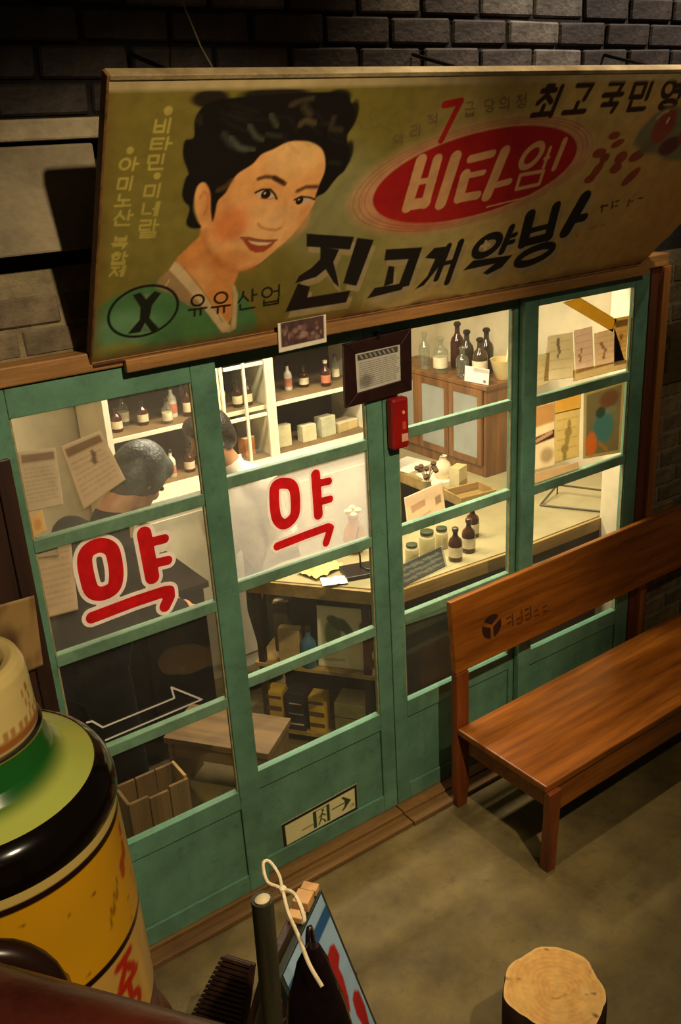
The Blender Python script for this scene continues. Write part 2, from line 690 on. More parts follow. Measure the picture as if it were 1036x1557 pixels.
# ------------------------------------------------------------------ materials
GREEN = M('green_door_paint', (94, 138, 112), 0.5, 0.22, 5, 0.12, 40, dirt=0.35)
GREEN2 = M('green_sash_bar_paint', (112, 148, 118), 0.5, 0.25, 7, 0.12, 40, dirt=0.3)
GLASS = glass_mat('window_glass', (0.97, 0.98, 0.95), 0.6, haze=0.012)
HAZY = glass_mat('hazy_window_glass', (0.95, 0.95, 0.92), 1.0, haze=0.07, hazecol=(0.72, 0.66, 0.56))  # haze mixed in to paint the washed-out reflection on these panes
FROST = glass_mat('frosted_window_glass', (0.95, 0.95, 0.93), 0.6, frost=0.30, hazecol=(0.9, 0.87, 0.8))
BRICKD = M('dark_brown_brick', (58, 48, 42), 0.7, 0.5, 9, 0.5, 45, rgb2=(22, 16, 17))
BRICKG = M('grey_brown_brick', (106, 92, 68), 0.8, 0.4, 9, 0.5, 45, rgb2=(62, 50, 38))
MORTARD = M('dark_mortar', (30, 24, 22), 0.9, 0.4, 14, 0.5, 70)
MORTARL = M('light_mortar', (128, 114, 84), 0.9, 0.3, 14, 0.5, 70)
STONE = M('grey_stone_beam', (138, 124, 96), 0.8, 0.25, 7, 0.3, 50)
PLASTER = M('cream_plaster', (226, 212, 174), 0.8, 0.1, 3, 0.1, 30)
CONC = M('worn_concrete', (114, 97, 52), 0.75, 0.3, 2.6, 0.35, 35, rgb2=(72, 59, 29), dirt=0.45)
CREAM = M('cream_enamel_wood', (240, 230, 200), 0.5, 0.08, 4)
TAN = M('tan_counter_wood', (168, 138, 78), 0.5, 0.25, 14, 0.1, 60, grain='x', rgb2=(120, 94, 48))
TOPC = M('pale_counter_top', (168, 156, 114), 0.25, 0.12, 3)
LINTEL = M('orange_lintel_wood', (158, 112, 56), 0.6, 0.3, 16, 0.3, 50, grain='x', rgb2=(104, 70, 32), dirt=0.3)
POSTW = M('brown_post_wood', (150, 96, 36), 0.55, 0.3, 16, 0.2, 50, grain='z', rgb2=(88, 46, 18))
BENCHX = M('varnished_bench_wood', (150, 86, 24), 0.34, 0.25, 20, 0.1, 60, grain='x', rgb2=(96, 50, 11))
BENCHZ = M('varnished_bench_leg_wood', (126, 62, 24), 0.35, 0.25, 20, 0.1, 60, grain='z', rgb2=(84, 38, 14))
BROWNCAB = M('brown_cabinet_wood', (132, 88, 40), 0.45, 0.25, 18, 0.1, 60, grain='z', rgb2=(84, 52, 22))
DARKW = M('dark_stained_wood', (58, 34, 22), 0.5, 0.4, 14, 0.2, 60, grain='z', rgb2=(30, 16, 10))
BLACK = M('black_paint', (14, 12, 12), 0.35, 0.1)
STEEL = M('bright_steel', (190, 188, 180), 0.2, 0.05, 8, metal=1.0)
WHITE = M('white_paper', (236, 228, 206), 0.7, 0.05)
CAPM = M('dark_bottle_cap', (40, 26, 18), 0.4, 0.1)
AMBER = M('amber_bottle', (66, 30, 12), 0.12, 0.2, 9)
CLEARB = glass_mat('clear_bottle_glass', (0.80, 0.84, 0.76), 1.6, haze=0.12, hazecol=(0.8, 0.82, 0.72))

# ================================================================== THE SETTING
# floor: hall and shop share one worn concrete slab
fl = MB().box((-4, -4.5, -0.1), (4.5, 2.3, 0.0)).build('floor', CONC)
tag(fl, 'worn olive brown concrete floor with stains and patches', 'floor', kind='structure')
sill = thing('trim_1', 'weathered wooden door sill along the foot of the green sashes', 'sill', (0, 0, 0), kind='structure')
SILLW = M('weathered_sill_wood', (132, 96, 48), 0.7, 0.35, 12, 0.4, 40, grain='x', rgb2=(84, 56, 26), dirt=0.4)
for x0, x1, y0 in ((-0.78, 0.62, -0.125), (0.625, 2.08, -0.128)):
    box('sill_board', (x0, y0, 0.0), (x1, -0.066, 0.022), SILLW, sill, 0.004)
    box('track_board', (x0, -0.062, 0.0), (x1, 0.06, 0.03), SILLW, sill, 0.003)

# front wall of the shop: masonry core with the door opening left free, bricks set proud of the mortar
wf = thing('wall_front', 'dark brick shopfront wall around and above the green sashes', 'wall', kind='structure')
core = MB()
core.box((-1.6, 0.012, 2.10), (3.4, 0.2, 3.9)).box((-1.6, 0.012, 0), (-0.80, 0.2, 2.10)).box((2.10, 0.012, 0), (3.4, 0.2, 2.10))
core.build('masonry_core', MORTARD, wf)


def brick_mesh(w, h, d, seed, mat):
    rnd = random.Random(seed)
    m = MB()
    m.box((0, 0, 0), (w, d, h))
    for v in m.bm.verts:
        v.co += Vector((rnd.uniform(-.004, .004), rnd.uniform(-.003, .002), rnd.uniform(-.003, .003)))
    es = list(m.bm.edges)
    bmesh.ops.bevel(m.bm, geom=es, offset=0.006, segments=1, affect='EDGES')
    me = bpy.data.meshes.new('brick')
    bmesh.ops.recalc_face_normals(m.bm, faces=m.bm.faces)
    m.bm.to_mesh(me)
    m.bm.free()
    me.materials.append(mat)
    return me


def brick_field(x0, x1, z0, z1, mats, parent, w=0.236, h=0.073, joint=0.012, off=0.0, yface=0.0):
    meshes = [brick_mesh(w, h, 0.035, s, mats[s % len(mats)]) for s in range(8)]
    halfs = [brick_mesh(w / 2 - joint / 2, h, 0.035, 20 + s, mats[s % len(mats)]) for s in range(4)]
    z = z0
    row = 0
    while z + h <= z1 + 0.001:
        x = x0 - ((row % 2) * (w + joint) / 2) + off
        while x < x1:
            a, me = x, random.choice(meshes)
            if x < x0 - 0.02:
                a, me = x + (w + joint) / 2, random.choice(halfs)
            elif x + w > x1 + 0.02:
                me = random.choice(halfs)
                if x + w / 2 > x1 + 0.03:
                    break
            o = bpy.data.objects.new('brick', me)
            COL.objects.link(o)
            o.parent = parent
            o.location = (a, yface + random.uniform(-0.004, 0.004), z)
            x += w + joint
        z += h + joint
        row += 1


# each mortar joint colour comes from the core behind; bricks above the sign are darker, those beside the door greyer
brick_field(-0.78, 3.30, 2.70, 3.12, [BRICKD, BRICKD, M('ash_grey_brick', (108, 100, 92), 0.65, 0.4, 9, 0.5, 45, rgb2=(48, 42, 40))],
            wf, off=0.03)
MB().box((-0.80, 0.006, 2.10), (-0.20, 0.0125, 2.33)).build('mortar_bed', MORTARL, wf)
brick_field(-0.79, -0.24, 2.105, 2.33, [BRICKG], wf)
MB().box((2.10, 0.006, 0.0), (3.40, 0.0125, 2.1)).build('mortar_bed', MORTARL, wf)
brick_field(2.115, 3.35, 0.01, 2.07, [BRICKG, M('ochre_brick', (118, 98, 62), 0.8, 0.35, 9, 0.5, 45, rgb2=(78, 62, 40))], wf)
st = MB()
st.box((-0.86, -0.075, 2.375), (-0.30, 0.02, 2.630), bevel=0.006)
st.build('stone_beam', STONE, wf)
st = MB()
st.box((-0.86, -0.085, 2.640), (-0.10, 0.02, 2.690), bevel=0.006)
st.build('ledge_course', M('pale_ledge_mortar', (168, 152, 120), 0.8, 0.25, 8, 0.4, 50), wf)
box('ledge_course', (-0.10, -0.03, 2.655), (3.0, 0.02, 2.69), STONE, wf)

MB().box((2.090, 0.061, 0.0), (2.0995, 0.212, 2.1)).box((2.0996, 0.2005, 0.0), (2.6, 0.212, 2.5)).build('plaster_lining', PLASTER, wf)
# lintel boards over the sashes and the posts at both ends
lint = thing('trim_2', 'orange brown lintel board running over the green sashes under the painted sign', 'lintel', kind='structure')
box('lintel_board', (-0.83, -0.062, 2.052), (2.10, 0.03, 2.104), LINTEL, lint, 0.004)
box('lintel_batten', (-0.30, -0.085, 2.036), (1.95, -0.0625, 2.072), LINTEL, lint, 0.003)
pl = thing('trim_3', 'pale narrow jamb at the left end of the door frame', 'jamb', kind='structure')
box('jamb_board', (-0.80, -0.09, 0), (-0.706, 0.05, 2.052), M('pale_jamb_wood', (190, 160, 104), 0.6, 0.2, 10, 0.1, 50, grain='z'), pl)
pr_ = thing('trim_4', 'golden brown door post beside the grey bricks on the right', 'post', kind='structure')
box('post_board', (2.012, -0.05, 0), (2.065, 0.05, 2.052), M('dark_red_post_wood', (96, 50, 24), 0.55, 0.3, 16, 0.2, 50, grain='z'), pr_)
box('post_board', (2.066, -0.07, 0), (2.112, 0.05, 2.052), POSTW, pr_)

# shop interior shell
wb = box('wall_back', (-1.0, 2.0, 0), (2.7, 2.1, 2.6), PLASTER)
tag(wb, 'cream plaster back wall inside the shop', 'wall', kind='structure')
wl = box('wall_left', (-1.0, 0.2, 0), (-0.9, 2.0, 2.6), PLASTER)
tag(wl, 'cream plaster wall on the left inside the shop', 'wall', kind='structure')
wr = box('wall_right', (2.6, 0.2, 0), (2.7, 2.0, 2.6), PLASTER)
tag(wr, 'cream plaster wall on the right inside the shop', 'wall', kind='structure')
ce = box('ceiling', (-1.0, 0.2, 2.5), (2.7, 2.1, 2.6), PLASTER)
tag(ce, 'cream ceiling inside the shop', 'ceiling', kind='structure')

# ------------------------------------------------------------------ four sliding sashes
ZR = (0.030, 0.504, 0.874, 1.243, 1.613, 1.983)


def make_sash(n, label, xs, y, dz, panes):
    """xs = outer left, pane left, pane right, outer right; y = middle of the sash"""
    t = thing('door_%d' % n, label, 'door', ((xs[0] + xs[3]) / 2, y, 0.031), kind='structure')
    ox, oz = (xs[0] + xs[3]) / 2, 0.031
    x0, x1, x2, x3 = [v - ox for v in xs]

    def b(name, a0, a1, z0, z1, th=0.030, mat=GREEN, bev=0.003):
        return box(name, (a0, -th / 2, z0 - oz), (a1, th / 2, z1 - oz), mat, t, bev)
    top = 2.050
    b('stile', x0, x1, 0.031, top)
    b('stile', x2, x3, 0.031, top)
    b('top_rail', x1 + .0005, x2 - .0005, ZR[5] + dz, top)
    for z in ZR[2:5]:
        b('glazing_bar', x1 + .0005, x2 - .0005, z - 0.020 + dz, z + 0.020 + dz, 0.026, GREEN2)
    b('kick_rail', x1 + .0005, x2 - .0005, 0.428 + dz, ZR[1] + dz)
    b('kick_panel', x1 + .0005, x2 - .0005, 0.108, 0.4275 + dz, 0.012)
    b('bottom_rail', x1 + .0005, x2 - .0005, 0.031, 0.1075)
    zs = [(ZR[1] + dz, ZR[2] - .02 + dz), (ZR[2] + .02 + dz, ZR[3] - .02 + dz), (ZR[3] + .02 + dz, ZR[4] - .02 + dz),
          (ZR[4] + .02 + dz, ZR[5] + dz)]
    out = []
    for (z0, z1), gm in zip(zs, panes):
        p = box('pane', (x1 + .001, -0.002, z0 - oz + .0005), (x2 - .001, 0.002, z1 - oz - .0005), gm, t, 0)
        out.append(p)
        # thin pale putty line round the glass
        m = MB()
        w = 0.006
        m.box((x1 + .0008, -0.010, z0 - oz + .0008), (x1 + w, -0.0025, z1 - oz - .0008))
        m.box((x2 - w, -0.010, z0 - oz + .0008), (x2 - .0008, -0.0025, z1 - oz - .0008))
        m.build('putty_line', M('pale_putty', (150, 146, 104), 0.7, 0.3, 20), p)
    return t, out, (ox, y, oz)


S1Y, S2Y, S3Y, S4Y = -0.036, 0.002, 0.002, -0.034
d1, p1, o1 = make_sash(1, 'green sliding sash with a red painted sign and white arrow, nearest the jug',
                       (-0.700, -0.630, -0.095, -0.012), S1Y, -0.018, [GLASS, GLASS, HAZY, HAZY])
d2, p2, o2 = make_sash(2, 'green sliding sash with a frosted pane carrying a red painted sign',
                       (-0.060, 0.000, 0.564, 0.630), S2Y, 0.0, [GLASS, GLASS, FROST, GLASS])
d3, p3, o3 = make_sash(3, 'green sliding sash looking onto amber bottles, beside the bench end',
                       (0.634, 0.698, 1.263, 1.330), S3Y, 0.004, [GLASS, GLASS, GLASS, GLASS])
d4, p4, o4 = make_sash(4, 'green sliding sash with posters behind its upper panes, behind the bench',
                       (1.286, 1.356, 1.920, 2.004), S4Y, 0.004, [GLASS, GLASS, GLASS, GLASS])

RED = M('red_glass_paint', (228, 36, 40), 0.4, 0.15, 14)
PINKW = M('pale_pink_outline_paint', (255, 236, 224), 0.5, 0.03, 10)
for m_, k_ in ((RED, 0.5), (PINKW, 0.5)):
    nt_ = m_.node_tree
    b_ = nt_.nodes['Principled BSDF']
    tl_ = nt_.nodes.new('ShaderNodeBsdfTranslucent')
    nt_.links.new(b_.inputs['Base Color'].links[0].from_socket, tl_.inputs[0])
    mx_ = nt_.nodes.new('ShaderNodeMixShader')
    mx_.inputs[0].default_value = k_
    nt_.links.new(b_.outputs[0], mx_.inputs[1])
    nt_.links.new(tl_.outputs[0], mx_.inputs[2])
    nt_.links.new(mx_.outputs[0], nt_.nodes['Material Output'].inputs['Surface'])
LINEW = M('white_arrow_line', (228, 222, 208), 0.5, 0.05, 10)


def decal(name, mat, parent, strokes, grow, depth, org, step=0.0016):
    """flat painted mark on a pane: fine cells inside the union of round-ended strokes"""
    ox, oy, oz = org
    strokes = [(cr(pts) if c else pts, w, c) for pts, w, c in strokes]
    al = np.array([q for pts, w, c in strokes for q in pts])
    pad = max(w for _, w, _ in strokes) / 2 + grow + 0.004
    xs_ = np.arange(al[:, 0].min() - pad, al[:, 0].max() + pad, step)
    zs_ = np.arange(al[:, 1].min() - pad, al[:, 1].max() + pad, step)
    X_, Z_ = np.meshgrid(xs_, zs_)
    X_, Z_ = X_.ravel(), Z_.ravel()
    d = np.full(X_.shape, 1e9)
    for pts, w, c in strokes:
        d = np.minimum(d, seg_dist(X_, Z_, pts, c) - w / 2 - grow)
    # pull cells just outside the edge onto it, so the outline is smooth
    nx_ = len(xs_)
    D2 = d.reshape(len(zs_), nx_)
    gz, gx = np.gradient(D2, step)
    gn = np.hypot(gx, gz) + 1e-6
    band = (d > 0) & (d < step * 1.5)
    X_ = np.where(band, X_ - (gx / gn).ravel() * d, X_)
    Z_ = np.where(band, Z_ - (gz / gn).ravel() * d, Z_)
    P = np.stack([X_ - ox, np.full_like(X_, depth), Z_ - oz], 1)
    return grid_mesh(name, P, nx_, len(zs_), np.zeros((X_.size, 3)), mat, parent, keep=d < step * 1.5)


def glass_letter(pane, org, strokes, w_out):
    """red syllable with a pale outline, painted on the outside of the pane"""
    tag(decal('lettering', RED, pane, strokes, 0.0, -0.0034, org), 'red painted syllable for medicine')
    tag(decal('lettering_outline', PINKW, pane, strokes, w_out / 2, -0.0027, org), 'pale pink outline of the red syllable')


glass_letter(p1[2], o1, [
    ([(-0.4929, 1.5104), (-0.4763, 1.5365), (-0.4407, 1.5420), (-0.4112, 1.5213), (-0.4045, 1.4829), (-0.4075, 1.4302), (-0.4229, 1.3968), (-0.4604, 1.3903), (-0.4871, 1.4094), (-0.4940, 1.4550)], 0.046, True),
    ([(-0.3021, 1.5378), (-0.2963, 1.3922)], 0.047, False),
    ([(-0.2935, 1.5059), (-0.2401, 1.5035)], 0.030, False),
    ([(-0.2870, 1.4340), (-0.2385, 1.4305)], 0.030, False),
    ([(-0.5009, 1.3241), (-0.3622, 1.3309), (-0.2638, 1.3312), (-0.2484, 1.3274), (-0.2496, 1.3086), (-0.2685, 1.2816)], 0.038, False)], 0.024)
glass_letter(p2[2], o2, [
    ([(0.1801, 1.5415), (0.1958, 1.5590), (0.2214, 1.5565), (0.2463, 1.5443), (0.2580, 1.5135), (0.2532, 1.4429), (0.2297, 1.4175), (0.2031, 1.4141), (0.1829, 1.4355), (0.1761, 1.4731)], 0.038, True),
    ([(0.3455, 1.5559), (0.3457, 1.4094)], 0.037, False),
    ([(0.3646, 1.5212), (0.3973, 1.5189)], 0.027, False),
    ([(0.3649, 1.4539), (0.3974, 1.4531)], 0.027, False),
    ([(0.1727, 1.3416), (0.2896, 1.3488), (0.3810, 1.3523), (0.3918, 1.3454), (0.3699, 1.2963)], 0.030, False)], 0.017)
tag(decal('arrow_outline', LINEW, p1[1], [([(-0.5716, 0.9841), (-0.5557, 0.9815), (-0.5263, 0.9459), (-0.2808, 0.9492), (-0.2858, 0.9923), (-0.1866, 0.9039), (-0.5246, 0.8974)], 0.0062, False)], 0, -0.0027, o1, 0.0011),
    'white outline of an arrow pointing right')

# ================================================================== THE PAINTED SIGN
SBL = Vector((-0.387, -0.060, 2.076))
SV = Vector((0.0, -0.497, 0.868)).normalized()
SNRM = Vector((0.0, -0.868, -0.497)).normalized()
SW, SHH = 2.44, 0.772


def sp3(s, t, d=0.0):
    return SBL + Vector((s, 0, 0)) + SV * t + SNRM * d


nx, ny = 1060, 336
ss, tt = np.meshgrid(np.linspace(0, SW, nx), np.linspace(0, SHH, ny))
ss, tt = ss.ravel(), tt.ravel()
p = Paint(ss, tt, (122, 108, 44))
rs = np.random.RandomState(3)


def wob(x, y, f, seed):
    r = np.random.RandomState(seed)
    o = np.zeros_like(x)
    for k in range(7):
        a = r.uniform(0, 6.28)
        q = f * r.uniform(0.6, 2.2)
        o += np.sin((x * math.cos(a) + y * math.sin(a)) * q + r.uniform(0, 6.28)) / 7 ** 0.6
    return o


g = np.clip((ss - 0.80) / 0.45, 0, 1)
p.grad(g * g * (3 - 2 * g), (186, 156, 92))
p.grad(0.30 * np.clip(wob(ss, tt, 9, 1), 0, 1), (140, 132, 62))
p.grad(0.30 * np.clip(wob(ss, tt, 14, 2), 0, 1) * (ss > 0.9), (204, 178, 112))
p.blob((0.95, 0.30), 0.30, 0.26, (146, 140, 84), 0.5)
p.blob((0.6785, 0.4181), 0.14, 0.16, (150, 146, 100), 0.55)
p.grad(np.clip((ss - 1.45) / 0.9, 0, 1) * 0.8, (170, 118, 52))
# portrait: clothes
C2 = (130, 330, 3.139)
p.poly([(-0.0007, -0.0021), (-0.0012, 0.1783), (0.0512, 0.2102), (0.0965, 0.2246), (0.1432, 0.2305), (0.1997, 0.2632), (0.2529, 0.2305), (0.3139, 0.1596), (0.3948, 0.0299), (0.4236, 0.0244), (0.4401, 0.0427), (0.4232, 0.1738), (0.4882, 0.0942), (0.5139, 0.0443), (0.5059, -0.0324), (0.2360, -0.0465)], (76, 122, 72), 0.006)
p.blob((0.0879, 0.0987), 0.10, 0.06, (112, 158, 112), 0.7)
p.blob((0.3132, 0.0445), 0.05, 0.05, (84, 136, 70), 0.6)
p.blob((0.0551, 0.0270), 0.09, 0.03, (150, 140, 60), 0.7)
p.poly([(0.1621, 0.2210), (0.1724, 0.2490), (0.1988, 0.2711), (0.2182, 0.2606), (0.3049, 0.1540), (0.3193, 0.1233), (0.2706, 0.1457), (0.2074, 0.1973)], (168, 130, 88), 0.004, 0.9)
for a in range(6):
    x0 = 380 + a * 18
    p.line([(0.2027, 0.2380), (0.1926, 0.2196)], 0.004, (196, 166, 110))
# neck and face skin
SKIN = (240, 170, 100)
p.poly([(0.2186, 0.3068), (0.2746, 0.3627), (0.2744, 0.3934), (0.3961, 0.3296), (0.4156, 0.2409), (0.4053, 0.1871), (0.4202, 0.0838), (0.4015, 0.0309), (0.3120, 0.1724), (0.2114, 0.2918)], (222, 144, 74), 0.004)
p.blob((0.2994, 0.2249), 0.035, 0.06, (228, 164, 96), 0.8)
FACE = [(0.2444, 0.4703), (0.2467, 0.5065), (0.2648, 0.5171), (0.2838, 0.5060), (0.3011, 0.4604), (0.3306, 0.4827), (0.3410, 0.5113), (0.3574, 0.5344), (0.3944, 0.5559), (0.4153, 0.5809), (0.4492, 0.5932), (0.4877, 0.6102), (0.5303, 0.6114), (0.5647, 0.6049), (0.5971, 0.5877), (0.6165, 0.5618), (0.6267, 0.5207), (0.6204, 0.4798), (0.6188, 0.4375), (0.6084, 0.4033), (0.5866, 0.3614), (0.5554, 0.3200), (0.5213, 0.2900), (0.4871, 0.2598), (0.4560, 0.2426), (0.4145, 0.2368), (0.3570, 0.2630), (0.3111, 0.3134), (0.2884, 0.3590), (0.2732, 0.3921), (0.2551, 0.4296)]
p.poly(cr(FACE), SKIN, 0.003)
p.blob((0.4651, 0.3686), 0.11, 0.07, (248, 190, 122), 0.75)
p.blob((0.5212, 0.5731), 0.09, 0.06, (248, 196, 126), 0.75)
p.blob((0.3650, 0.3852), 0.055, 0.050, (222, 116, 56), 0.75)
p.blob((0.3082, 0.4702), 0.04, 0.08, (214, 134, 72), 0.5)
p.blob((0.3696, 0.2780), 0.07, 0.03, (206, 126, 62), 0.6)
p.blob((0.5925, 0.3857), 0.020, 0.05, (218, 146, 86), 0.5)
p.line([(0.2860, 0.3751), (0.3076, 0.3193), (0.3565, 0.2659), (0.4142, 0.2380), (0.4617, 0.2430)], 0.012, (184, 104, 46), soft=0.010, alpha=0.7)
# ear
p.line([(0.2603, 0.4739), (0.2679, 0.4898), (0.2812, 0.4809), (0.2844, 0.4469), (0.2794, 0.4262)], 0.006, (190, 112, 58), soft=0.004, alpha=0.7)
# hair
HAIR = (20, 15, 14)
p.poly(cr([(0.2152, 0.4680), (0.2071, 0.4929), (0.2119, 0.5305), (0.2172, 0.5441), (0.1974, 0.5867), (0.1968, 0.6268), (0.2190, 0.6345), (0.2159, 0.6737), (0.2278, 0.7030), (0.2573, 0.7211), (0.3173, 0.7281), (0.3989, 0.7328), (0.4995, 0.7350), (0.5783, 0.7362), (0.6291, 0.7298), (0.6564, 0.7090), (0.6779, 0.6757), (0.6790, 0.6422), (0.6722, 0.6133), (0.6935, 0.5674), (0.6938, 0.5213), (0.6758, 0.5018), (0.6631, 0.4843), (0.6454, 0.4566), (0.6234, 0.4467), (0.6152, 0.4378), (0.6171, 0.4748), (0.6255, 0.5208), (0.6142, 0.5620), (0.5951, 0.5868), (0.5641, 0.6030), (0.5308, 0.6095), (0.4891, 0.6087), (0.4495, 0.5918), (0.4167, 0.5794), (0.3957, 0.5549), (0.3588, 0.5323), (0.3426, 0.5083), (0.3310, 0.4807), (0.3130, 0.4593), (0.3105, 0.4242), (0.3058, 0.4016), (0.2953, 0.4358), (0.2854, 0.4864), (0.2652, 0.5147), (0.2477, 0.5059), (0.2429, 0.4705), (0.2461, 0.4405), (0.2606, 0.4088), (0.2755, 0.3908), (0.2665, 0.3855), (0.2430, 0.3902), (0.2297, 0.4069), (0.2333, 0.4467)]), HAIR, 0.003)
for s_, w_, c_ in (([(0.3004, 0.6374), (0.3235, 0.6115), (0.3665, 0.5944)], 0.018, (70, 78, 66)), ([(0.3203, 0.6298), (0.3502, 0.6009), (0.3922, 0.5930)], 0.008, (104, 112, 92)),
                   ([(0.3671, 0.6570), (0.3902, 0.6288), (0.4127, 0.6185)], 0.010, (104, 104, 82)), ([(0.4223, 0.6818), (0.4463, 0.6538)], 0.012, (96, 98, 76)),
                   ([(0.4196, 0.6343), (0.4636, 0.6231)], 0.008, (70, 72, 56)),
                   ([(0.4759, 0.7047), (0.5040, 0.7173), (0.5345, 0.7210)], 0.014, (92, 80, 52)), ([(0.5145, 0.6534), (0.5277, 0.6645), (0.5567, 0.6565)], 0.014, (116, 100, 66)),
                   ([(0.5164, 0.6991), (0.5371, 0.6803)], 0.026, (82, 70, 46)), ([(0.6137, 0.6684), (0.6106, 0.6402), (0.6461, 0.6339)], 0.014, (84, 70, 44)),
                   ([(0.2222, 0.6777), (0.2331, 0.6666), (0.2280, 0.6861)], 0.010, (62, 52, 36)), ([(0.6371, 0.5455), (0.6801, 0.5377)], 0.012, (52, 48, 30)),
                   ([(0.3066, 0.4896), (0.3281, 0.4977), (0.3453, 0.5159)], 0.010, (120, 92, 40))):
    p.line(s_, w_ * 0.6, c_, soft=0.009, alpha=0.62)
for c_, rx_, ry_ in (((0.2497, 0.7259), .05, .022), ((0.4262, 0.7330), .10, .016), ((0.6133, 0.7207), .04, .022), ((0.6709, 0.6728), .018, .04), ((0.6868, 0.5635), .018, .04)  ):
    p.blob(c_, rx_, ry_, HAIR, 0.95, 0.5)
for k in range(26):
    r = np.random.RandomState(100 + k)
    a_, b_ = r.uniform(0.22, 0.78), r.uniform(0.575, 0.735)
    p.line([(a_, b_), (a_ + r.uniform(.02, .05), b_ - r.uniform(.0, .03)), (a_ + r.uniform(.05, .09), b_ - r.uniform(.01, .05))], 0.004, (58, 54, 42), soft=0.006, alpha=0.22 if (a_ - .5) ** 2 / .08 + (b_ - .68) ** 2 / .006 < 1 else 0.0)
# brows, eyes, nose, mouth
for q in range(3):
    p.line([(0.4213, 0.5132), (0.4416, 0.5176), (0.4693, 0.5136), (0.4970, 0.4995)], 0.006 + 0.003 * q, (74, 42, 22), soft=0.003, alpha=0.55)
p.line([(0.4698, 0.5116), (0.5051, 0.4928)], 0.014, (62, 34, 18), soft=0.003, alpha=0.9)
p.line([(0.5522, 0.4685), (0.5760, 0.4780), (0.6127, 0.4762)], 0.012, (72, 40, 22), soft=0.004, alpha=0.9)
p.poly([(0.4225, 0.4731), (0.4386, 0.4808), (0.4665, 0.4765), (0.4856, 0.4570), (0.4687, 0.4538), (0.4407, 0.4572)], (214, 190, 158), 0.002)
p.poly([(0.5492, 0.4436), (0.5677, 0.4494), (0.5959, 0.4448), (0.6135, 0.4353), (0.5933, 0.4280), (0.5640, 0.4295)], (206, 178, 146), 0.002)
p.blob((0.4534, 0.4664), 0.0150, 0.0135, (36, 18, 10), 1, 0.25)
p.blob((0.5653, 0.4392), 0.0125, 0.0125, (38, 20, 12), 1, 0.25)
p.blob((0.4500, 0.4703), 0.0035, 0.0035, (206, 180, 150), 1, 0.5)
p.blob((0.5624, 0.4424), 0.003, 0.003, (200, 174, 146), 1, 0.5)
p.line([(0.4201, 0.4743), (0.4384, 0.4819), (0.4642, 0.4798), (0.4819, 0.4640), (0.4903, 0.4508)], 0.0065, (42, 22, 12), soft=0.002)
p.line([(0.5483, 0.4426), (0.5680, 0.4504), (0.5957, 0.4459), (0.6152, 0.4378)], 0.0060, (44, 24, 14), soft=0.002)
p.line([(0.4382, 0.4564), (0.4692, 0.4517), (0.4839, 0.4545)], 0.003, (150, 88, 50), soft=0.002, alpha=0.7)
p.line([(0.5215, 0.4460), (0.5255, 0.4139), (0.5297, 0.3811), (0.5260, 0.3596)], 0.008, (216, 144, 82), soft=0.008, alpha=0.5)
p.blob((0.5046, 0.3785), 0.020, 0.028, (240, 184, 124), 0.7)
p.line([(0.4463, 0.3817), (0.4590, 0.3685), (0.4803, 0.3602), (0.5099, 0.3547), (0.5219, 0.3600)], 0.006, (176, 98, 52), soft=0.004, alpha=0.75)
p.poly([(0.4024, 0.3416), (0.4258, 0.3400), (0.4557, 0.3300), (0.4851, 0.3243), (0.5178, 0.3216), (0.5056, 0.3033), (0.4839, 0.2889), (0.4582, 0.2893), (0.4362, 0.3005), (0.4181, 0.3222)], (172, 74, 44), 0.003)
p.poly([(0.4264, 0.3312), (0.4570, 0.3231), (0.5029, 0.3160), (0.4881, 0.3099), (0.4591, 0.3129), (0.4395, 0.3208)], (238, 208, 158), 0.0025)
p.line([(0.4004, 0.3435), (0.4256, 0.3411), (0.4554, 0.3311), (0.4849, 0.3254), (0.5199, 0.3224)], 0.004, (120, 52, 32), soft=0.002)
# collar
p.poly([(0.2112, 0.2931), (0.2261, 0.2854), (0.3186, 0.1714), (0.4212, 0.0462), (0.4236, 0.0244), (0.3965, 0.0281), (0.3018, 0.1531), (0.1988, 0.2711)], (216, 186, 136), 0.003)
p.poly([(0.4003, 0.1963), (0.4129, 0.1860), (0.4265, 0.1555), (0.4415, 0.0348), (0.4236, 0.0244), (0.4202, 0.0838), (0.4124, 0.1506)], (200, 172, 124), 0.003)
p.line([(0.2412, 0.2730), (0.3097, 0.1880), (0.3921, 0.0666)], 0.003, (166, 130, 84))
# emblem: ring with a crossed stem
EM = (20, 24, 14)
ec = np.array((0.1380, 0.1475))
ring = [tuple(ec + 0.102 * math.cos(a) * np.array([0.985, 0.0]) + 0.082 * math.sin(a) * np.array([0.0, 1.0])) for a in [6.2832 * k / 40 for k in range(40)]]
p.line(ring, 0.0085, EM, True)
p.poly([(0.1010, 0.2062), (0.1224, 0.2120), (0.1415, 0.1863), (0.1633, 0.2096), (0.1838, 0.1997), (0.1607, 0.1642), (0.1574, 0.1234), (0.1891, 0.0822), (0.1702, 0.0700), (0.1453, 0.1081), (0.1344, 0.0797), (0.0964, 0.0799), (0.1282, 0.1217), (0.1268, 0.1631)], EM, 0.002)
p.poly([(0.1327, 0.2038), (0.1493, 0.2051), (0.1420, 0.1876)], (110, 130, 90), 0.002)
p.poly([(0.1393, 0.0809), (0.1460, 0.1009), (0.1582, 0.0773)], (90, 130, 90), 0.002)
p.text('유', (0.2683, 0.1762), (0.3312, 0.1748), (0.2777, 0.1062), 0.0075, EM)
p.text('유', (0.3397, 0.1735), (0.4067, 0.1717), (0.3508, 0.1023), 0.0075, EM)
p.text('산', (0.4246, 0.1667), (0.4938, 0.1672), (0.4370, 0.0988), 0.0070, EM)
p.text('업', (0.5023, 0.1681), (0.5736, 0.1686), (0.5161, 0.1016), 0.0070, EM)
